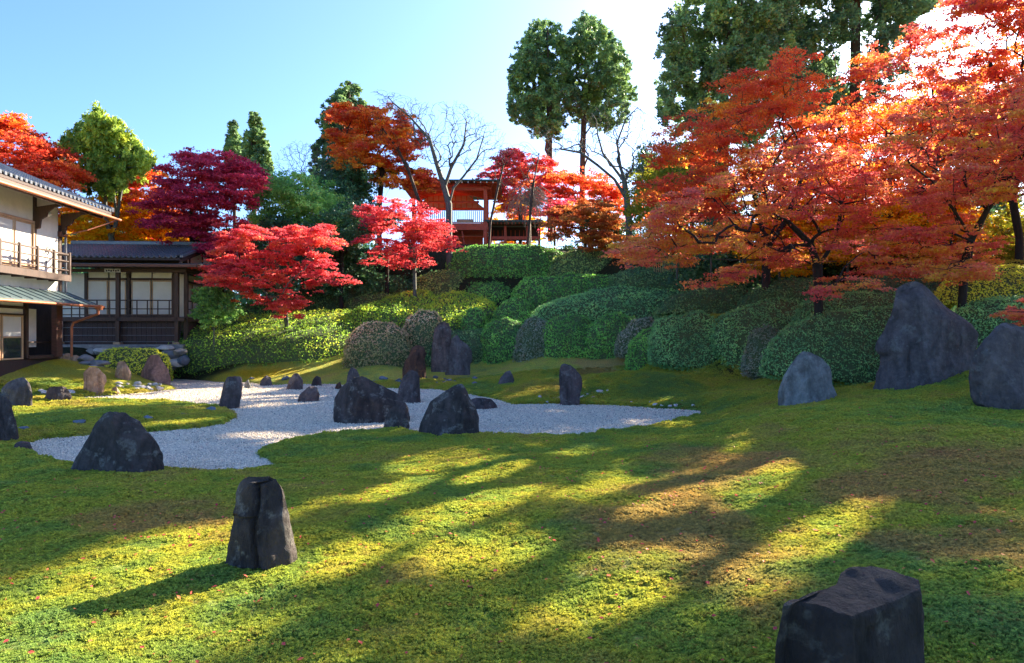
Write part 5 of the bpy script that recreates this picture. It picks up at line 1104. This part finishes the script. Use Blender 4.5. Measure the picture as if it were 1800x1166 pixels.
# ---- bare trees
def bare(name, label, poly, Y, dY, n, trunk, rt, bark, seed, tipr=.0065, pl=.2):
    n = int(n*1.9); r = np.random.default_rng(seed); c = sample_poly(poly, n, r); Yd = Y+dY*r.uniform(-1, 1, len(c))
    C = np.stack([(c[:,0]-900)/F*Yd, Yd, H-(c[:,1]-588)/F*Yd], 1)
    seg, _ = skeleton([[np.array(p) for p in t] for t in trunk], C, r, rt*.8, tipr=tipr, bend=.10, pl=pl, expo=1.7); V, Fc = tubes(seg, 5)
    base = np.array(trunk[0][0]); e = empty(name, tuple(base), label=label, cat='tree')
    link('trunk', mesh_np('trunk', V-base, Fc, True), MATS[bark], e); TRIS[0] += len(Fc)*2
bare('bare_cherry_tree', 'bare cherry with forked grey trunk before the pavilion', [(650,162),(665,155),(720,170),(760,180),(800,175),(850,200),(890,235),(880,270),(840,300),(800,290),(770,300),(730,270),(700,220)], 44, 2.6, 520, [tk(G(790,440,44),(789,400,44),(789,360,44),(781,330,44),(768,290,43.6),(755,245,43.6),(720,205,43.4),(690,180,43.4)), tk((789,360,44),(797,330,44),(815,310,44.4),(838,280,44.6),(850,240,44.6)), tk((781,330,44),(793,295,44),(815,255,44),(820,215,44))], .27, 'bark_grey', 40)
bare('bare_tree', 'thin leaning bare tree in front of the left half of the pavilion roof', [(640,200),(665,195),(690,230),(720,250),(740,300),(700,300),(660,260)], 45.2, 1.5, 120, [tk(G(745,440,45.2),(735,350,45.2),(718,300,45.2),(700,265,45.2),(672,225,45.2))], .14, 'bark_brown', 41)
bare('bare_tree', 'gnarled bare tree with long crooked limbs right of the cypresses', [(940,215),(1000,230),(1060,170),(1100,180),(1150,190),(1160,240),(1150,300),(1120,330),(1080,300),(1020,270),(960,280)], 41, 3, 420, [tk(G(1106,440,41),(1106,390,41),(1102,350,41),(1080,315,41),(1050,290,41),(1020,268,41),(985,262,41)), tk((1102,350,41),(1098,320,41),(1060,270,41.3),(1050,235,41.3)), tk((1098,320,41),(1090,290,41),(1085,250,41),(1100,210,41),(1120,190,41)), tk((1106,390,41),(1125,360,41),(1130,300,41),(1150,260,41))], .27, 'bark_grey', 42)
bare('bare_bush', 'fine grey leafless brush on the skyline between crimson maple and cedar', [(470,300),(490,260),(520,245),(560,255),(585,300),(590,350),(540,330),(500,310)], 47, 2, 330, [tk(G(540,450,47),(540,380,47),(535,320,47))], .1, 'bark_grey', 43)
bare('bare_tree', 'slender bare sapling bending before the gatehouse', [(850,290),(880,250),(930,250),(960,290),(950,340),(910,330),(880,330)], 44.5, 1.5, 170, [tk(G(925,440,44.5),(932,380,44.5),(938,320,44.5),(948,270,44.5)), tk(G(857,440,44.2),(862,390,44.2),(875,330,44.2),(885,290,44.2))], .10, 'bark_brown', 44)
r = np.random.default_rng(45); seg = []
top = W(932, 332, 45.5); base = np.array(W(*G(932, 430, 45.5)))
seg.append((*base, *W(931, 370, 45.5), .09, .07)); seg.append((*W(931, 370, 45.5), *top, .07, .04))
for k in range(150):
    s0 = W(932, r.uniform(333, 369), 45.5); a = r.uniform(0, 6.28); q = s0; L = r.uniform(.5, 1.7); dx, dy = math.cos(a)*L, math.sin(a)*L*.7
    p1 = s0+np.array([dx*.5, dy*.5, .25*L]); p2 = s0+np.array([dx, dy, -.1*L]); p3 = p2+np.array([dx*.12, dy*.1, -r.uniform(.5, 1.3)])
    for a_, b__, ra, rb in ((s0, p1, .02, .016), (p1, p2, .016, .012), (p2, p3, .012, .008)): seg.append((*a_, *b__, ra, rb))
e = empty('weeping_tree', tuple(base), label='small pale weeping tree with hanging bare twigs before the gatehouse', cat='tree'); V, Fc = tubes(seg, 5); link('trunk', mesh_np('trunk', V-base, Fc, True), MATS['bark_pale'], e)
# ---- tall dark cedars, upper right
tree('cedar_tree', 'massive dark green cedar whose left edge stands against the bright sky', 'tree', [(1165,200),(1160,150),(1175,120),(1155,80),(1165,50),(1190,20),(1200,-40),(1260,-120),(1380,-120),(1400,40),(1390,180),(1330,240),(1240,240),(1200,230)], 42, 3.6, 420, .5, 100000, .14, M['cypress'], [tk(G(1270,470,42),(1272,300,42),(1275,100,42),(1280,-100,42))], .4, 'bark_cedar', 50, flat=1.1, droop=.4, elong=1.6, jit=.9, sub=7)
tree('cedar_tree', 'dark cedar top filling the sky above the orange maples', 'tree', [(1370,200),(1350,100),(1370,-60),(1420,-160),(1560,-160),(1660,-60),(1650,40),(1600,110),(1520,170),(1420,200)], 47, 3.6, 430, .6, 88000, .16, M['conifer'], [tk(G(1500,470,47),(1502,300,47),(1505,0,47),(1505,-140,47))], .45, 'bark_cedar', 51, flat=1.1, droop=.4, elong=1.6, jit=.9, sub=7)
# ---- shade planting behind the right maples
for i, (pl, Yq, m, lb, tr) in enumerate([
  ([(1110,440),(1120,330),(1150,290),(1200,270),(1260,290),(1290,360),(1290,450),(1200,470)], 38, 'greengold', 'green gold bushy tree behind the left maple boughs', (1200,420)),
  ([(1200,470),(1210,400),(1290,370),(1380,380),(1420,420),(1420,480),(1300,490)], 34, 'evergreen', 'dark evergreen thicket under the middle of the maples', (1310,440)),
  ([(1380,470),(1390,380),(1450,350),(1540,350),(1580,400),(1580,470),(1480,480)], 33, 'evergreen', 'dark evergreen thicket left of the forked maple trunk', (1480,430)),
  ([(1570,480),(1580,380),(1640,340),(1720,340),(1780,380),(1850,360),(1900,400),(1900,470),(1700,480)], 32, 'evergreen', 'dark evergreen thicket behind the forked maple trunk', (1720,430)),
  ([(1730,470),(1740,390),(1780,370),(1850,360),(1900,380),(1900,470)], 27.5, 'greengold', 'yellow green shrub lit from behind at the right edge', (1800,440)),
  ([(1300,460),(1310,380),(1360,340),(1440,330),(1480,380),(1470,440),(1400,470)], 30, 'yellow', 'yellow maple glowing low behind the pink boughs', (1400,440)),
  ([(1470,450),(1480,380),(1530,350),(1620,340),(1690,360),(1720,400),(1690,440),(1560,450)], 29, 'yellow', 'amber maple filling the gap left of the forked trunk', (1600,430)),
  ([(1120,330),(1130,260),(1180,230),(1250,250),(1290,300),(1270,360),(1180,370)], 45, 'evergreen', 'evergreen crown below the edge of the massive cedar', (1200,400)),
  ([(1280,420),(1290,250),(1360,180),(1500,160),(1600,180),(1640,300),(1600,400),(1400,420)], 52, 'evergreen', 'far dark evergreen crown showing between the orange boughs', (1440,440)),
  ([(1600,420),(1620,250),(1690,200),(1760,230),(1790,330),(1770,430)], 50, 'conifer', 'far conifer behind the right maple branches', (1700,440)),
  ]):
    yy = ('yellow' in m or 'gold' in m)
    tree('maple_tree' if m == 'yellow' else 'evergreen_tree', lb, 'tree', pl, Yq, 2.0, 60, 1.0, 24000 if not yy else 20000, .13 if Yq < 40 else .18, M[m], [tk(G(tr[0], 490, Yq), (tr[0]+3, tr[1], Yq), (tr[0], tr[1]-50, Yq))], .2, 'bark_dark', 60+i, flat=.3 if m == 'yellow' else .8, jit=.6 if m == 'yellow' else 1, carve=.98 if Yq < 46 else .3)
for i, (pp, Yq, hh, rr_) in enumerate([(1215,37,360,.14),(1345,36,360,.17),(1565,29,330,.15),(1643,28,330,.16),(1775,30,320,.15)]):
    base = np.array(W(*G(pp, 480, Yq))); seg = [(*base, *W(pp+3, 420, Yq), rr_, rr_*.9), (*W(pp+3, 420, Yq), *W(pp-2, hh, Yq), rr_*.9, rr_*.75), (*W(pp-2, hh, Yq), *W(pp+6, hh-90, Yq), rr_*.75, rr_*.5)]
    for k in range(7):
        yb = r.uniform(hh-80, hh+60); q = W(np.interp(yb, [hh-90, hh, 420], [pp+6, pp-2, pp+3]), yb, Yq); seg.append((*q, *(q+np.array([r.normal(0, .9), r.normal(0, .9), r.uniform(.2, 1)])), .04, .012))
    e = empty('shaded_trunk_tree', tuple(base), label='straight dark tree stem standing in the shade behind the right maples', cat='tree', group='dark stems in the shade behind the right maples'); V, Fc = tubes(seg, 7); link('trunk', mesh_np('trunk', V-base, Fc, True), MATS['bark_cedar'], e)
# ---- the great maples on the right
tree('maple_tree', 'orange maple with many tiers filling the slope right of centre', 'tree', [(1095,400),(1130,350),(1150,310),(1165,250),(1200,200),(1260,170),(1290,130),(1340,110),(1400,85),(1440,120),(1500,190),(1520,280),(1480,370),(1400,430),(1300,440),(1240,430),(1180,440),(1110,450)], 27, 3.2, 190, .85, 82000, .088, M['orange'], [tk(G(1345,500,27),(1348,440,27),(1335,380,27),(1320,320,27)), tk((1348,440,27),(1385,380,27),(1410,310,27),(1400,240,27))], .2, 'bark_dark', 80, flat=.22, droop=.25, tone=lambda P: -.08+.15*np.clip((P[:,1]-27)/3, -1, 1)+np.clip((7.5-P[:,2])*.03, -.08, .2))
tree('maple_tree', 'coral red maple sweeping its lowest boughs down to the shaded hedge', 'tree', [(1225,515),(1240,492),(1275,475),(1310,440),(1330,420),(1270,430),(1190,455),(1110,455),(1085,440),(1110,400),(1160,365),(1200,340),(1280,300),(1340,260),(1420,250),(1500,280),(1560,330),(1560,400),(1500,430),(1400,470),(1330,500),(1280,512)], 21, 2.2, 190, .62, 78000, .069, M['pink'], [tk(G(1440,520,22),(1438,470,22),(1425,430,21.8),(1385,390,21.5),(1340,370,21)), tk((1438,470,22),(1470,420,22),(1480,360,22),(1450,310,22))], .16, 'bark_dark', 81, flat=.2, droop=.3, tone=lambda P: .02+.25*np.clip((P[:,1]-21)/2, -1, 1)+.15*(P[:,0] < 8))
tree('maple_tree', 'pinkish red maple with forked leaning trunk behind the largest rock', 'tree', [(1440,512),(1470,490),(1510,465),(1500,440),(1540,400),(1580,370),(1600,300),(1560,260),(1600,200),(1660,160),(1740,150),(1810,130),(1900,120),(1900,320),(1800,340),(1770,360),(1740,390),(1720,430),(1745,470),(1720,485),(1660,480),(1600,490),(1540,490),(1490,510)], 18.5, 2.2, 175, .58, 72000, .066, M['pink'], [tk(G(1686,505,19.5),(1695,465,19.5),(1708,420,19.3),(1735,370,19),(1770,320,18.8),(1800,270,18.5)), tk((1708,420,19.3),(1690,390,19),(1670,360,18.8),(1640,320,18.5),(1600,290,18.3)), tk((1735,370,19),(1700,330,18.6),(1690,270,18.5),(1710,220,18.5))], .13, 'bark_dark', 82, flat=.2, droop=.3)
tree('maple_tree', 'scarlet maple whose crown rises to the upper right corner', 'tree', [(1440,200),(1500,130),(1530,90),(1600,60),(1650,20),(1700,-20),(1780,-60),(1900,-80),(2000,0),(2000,300),(1900,330),(1820,300),(1760,260),(1700,240),(1620,300),(1540,330),(1480,300)], 24, 3.2, 230, .78, 105000, .086, M['flame'], [tk(G(1790,490,24.5),(1792,420,24.5),(1780,350,24.3),(1740,280,24),(1690,220,24),(1640,170,24)), tk((1780,350,24.3),(1800,260,24),(1790,180,24),(1740,110,24)), tk((1740,280,24),(1640,270,24),(1570,240,24),(1520,200,24))], .15, 'bark_dark', 83, flat=.2, droop=.25, tone=lambda P: -.05+.22*np.clip((P[:,1]-24)/3, -1, 1))
tree('maple_tree', 'orange red maple glowing behind the crown in the upper right corner', 'tree', [(1560,230),(1580,120),(1640,50),(1720,10),(1800,0),(1900,20),(1950,200),(1800,260),(1660,250)], 33, 2.5, 90, 1.1, 30000, .14, M['flame'], [tk(G(1740,490,33),(1738,350,33),(1730,240,33))], .18, 'bark_dark', 88, carve=.93, flat=.25, droop=.25)
tree('maple_tree', 'red maple added out of view at upper right to shade the foreground', 'tree', [(1700,-90),(1740,-230),(1860,-320),(2020,-280),(2170,-120),(2150,60),(2040,40),(1920,-90)], 24.5, 2.6, 90, .9, 30000, .12, M['flame'], [tk(G(2060,520,25),(2050,300,25),(2000,120,25),(1950,-60,24.6))], .2, 'bark_dark', 87, flat=.25, droop=.25)  # out of view, added so its crown keeps sun off the foreground rock
tree('maple_tree', 'orange gold maple shining through the middle of the red crowns', 'tree', [(1340,350),(1350,250),(1430,190),(1540,180),(1640,150),(1740,160),(1760,250),(1700,330),(1600,350),(1480,380)], 31, 2.4, 130, 1.0, 72000, .11, M['orange'], [tk(G(1560,490,31),(1562,420,31),(1555,330,31))], .2, 'bark_dark', 84, carve=.6, flat=.25, droop=.25, tone=lambda P: .12+0*P[:,0])
tree('maple_tree', 'little pink maple spray entering at the right edge above the edge rock', 'tree', [(1770,545),(1778,525),(1800,512),(1850,505),(1900,520),(1900,590),(1830,575),(1800,562)], 14.5, .5, 22, .3, 6500, .05, M['pink'], [tk(G(1900,640,14.5),(1890,580,14.5),(1860,550,14.5))], .05, 'bark_dark', 85, flat=.25, droop=.3)
tree('evergreen_shrub', 'small dark leafy camellia by the annex veranda rail', 'shrub', [(338,560),(340,525),(355,508),(380,500),(405,510),(415,540),(405,565)], 33.6, .6, 34, .35, 7000, .10, M['broad'], [tk(G(376,575,33.6),(376,560,33.6),(372,535,33.6))], .04, 'bark_grey', 86, flat=.8, jit=1, tone=lambda P: -.3+0*P[:,0])
# off the right edge: unseen trees added to shade the right foreground
for i, (x_, y_, hh, m) in enumerate([(21, 17, 7.5, 'red'), (27, 24, 10, 'orange'), (19, 10.0, 6.0, 'red')]):
    z0 = float(terr(x_, y_)[0]); n = 70; rr = np.random.default_rng(90+i); a = rr.uniform(0, 6.28, n); ra = np.sqrt(rr.random(n))*hh*.42; hz_ = rr.uniform(.35, 1, n)
    class _: pass
    C = np.stack([x_+np.cos(a)*ra*(1.15-hz_*.6), y_+np.sin(a)*ra*(1.15-hz_*.6), z0+hz_*hh], 1)
    seg, _q = skeleton([[np.array([x_, y_, z0-.3]), np.array([x_, y_, z0+hh*.3]), np.array([x_+.2, y_, z0+hh*.6])]], C, rr, .2); base = np.array([x_, y_, z0-.3])
    e = empty('shade_tree', tuple(base), label='unseen tree added off the right side to shade the foreground', cat='tree', group='shade trees added off the right side'); V, Fc = tubes(seg, 5); link('trunk', mesh_np('trunk', V-base, Fc, True), MATS['bark_dark'], e)
    N_ = 26000; li = rr.integers(0, n, N_); P = C[li]+rr.normal(0, 1, (N_, 3))*np.array([1, 1, .45])*hh*.075; P = P[~sunlane(P, 1.25)]
    lv, lf = leaves(P, np.tile([[0, 0, .8]], (len(P), 1)), .14 if hh < 12 else .24, 1, i); link('crown', mesh_np('crown', lv-base, lf, False, {'tint': np.repeat(rr.random(len(P)), 4)}), M[m], e); TRIS[0] += len(lf)*2
# distant wooded rise behind everything
def forest():
    V = []; F_ = []; n = 70000; rr = np.random.default_rng(99)
    a = rr.uniform(R(-62), R(62), n); d = rr.uniform(88, 112, n); x = np.sin(a)*d; y = np.cos(a)*d; top = 8.0+2.2*n2(x, y, .07, 8, 3)+np.where(x < -18, 4.5, 0); z = top*rr.random(n)**.7+2
    P = np.stack([x, y, z], 1); lv, lf = leaves(P, np.tile([[0, -.5, .6]], (n, 1)), .75, 1.2, 5, jit=.8)
    tago(link('distant_wood', mesh_np('distant_wood', lv, lf, False, {'tint': np.repeat(np.clip(.4+.3*n2(x, y, .2, 4)+rr.normal(0, .15, n), 0, 1), 4)}), M['evergreen']), 'distant dark wooded rise beyond the garden', 'wood', kind='stuff')
forest()
print('TRIS', TRIS[0])
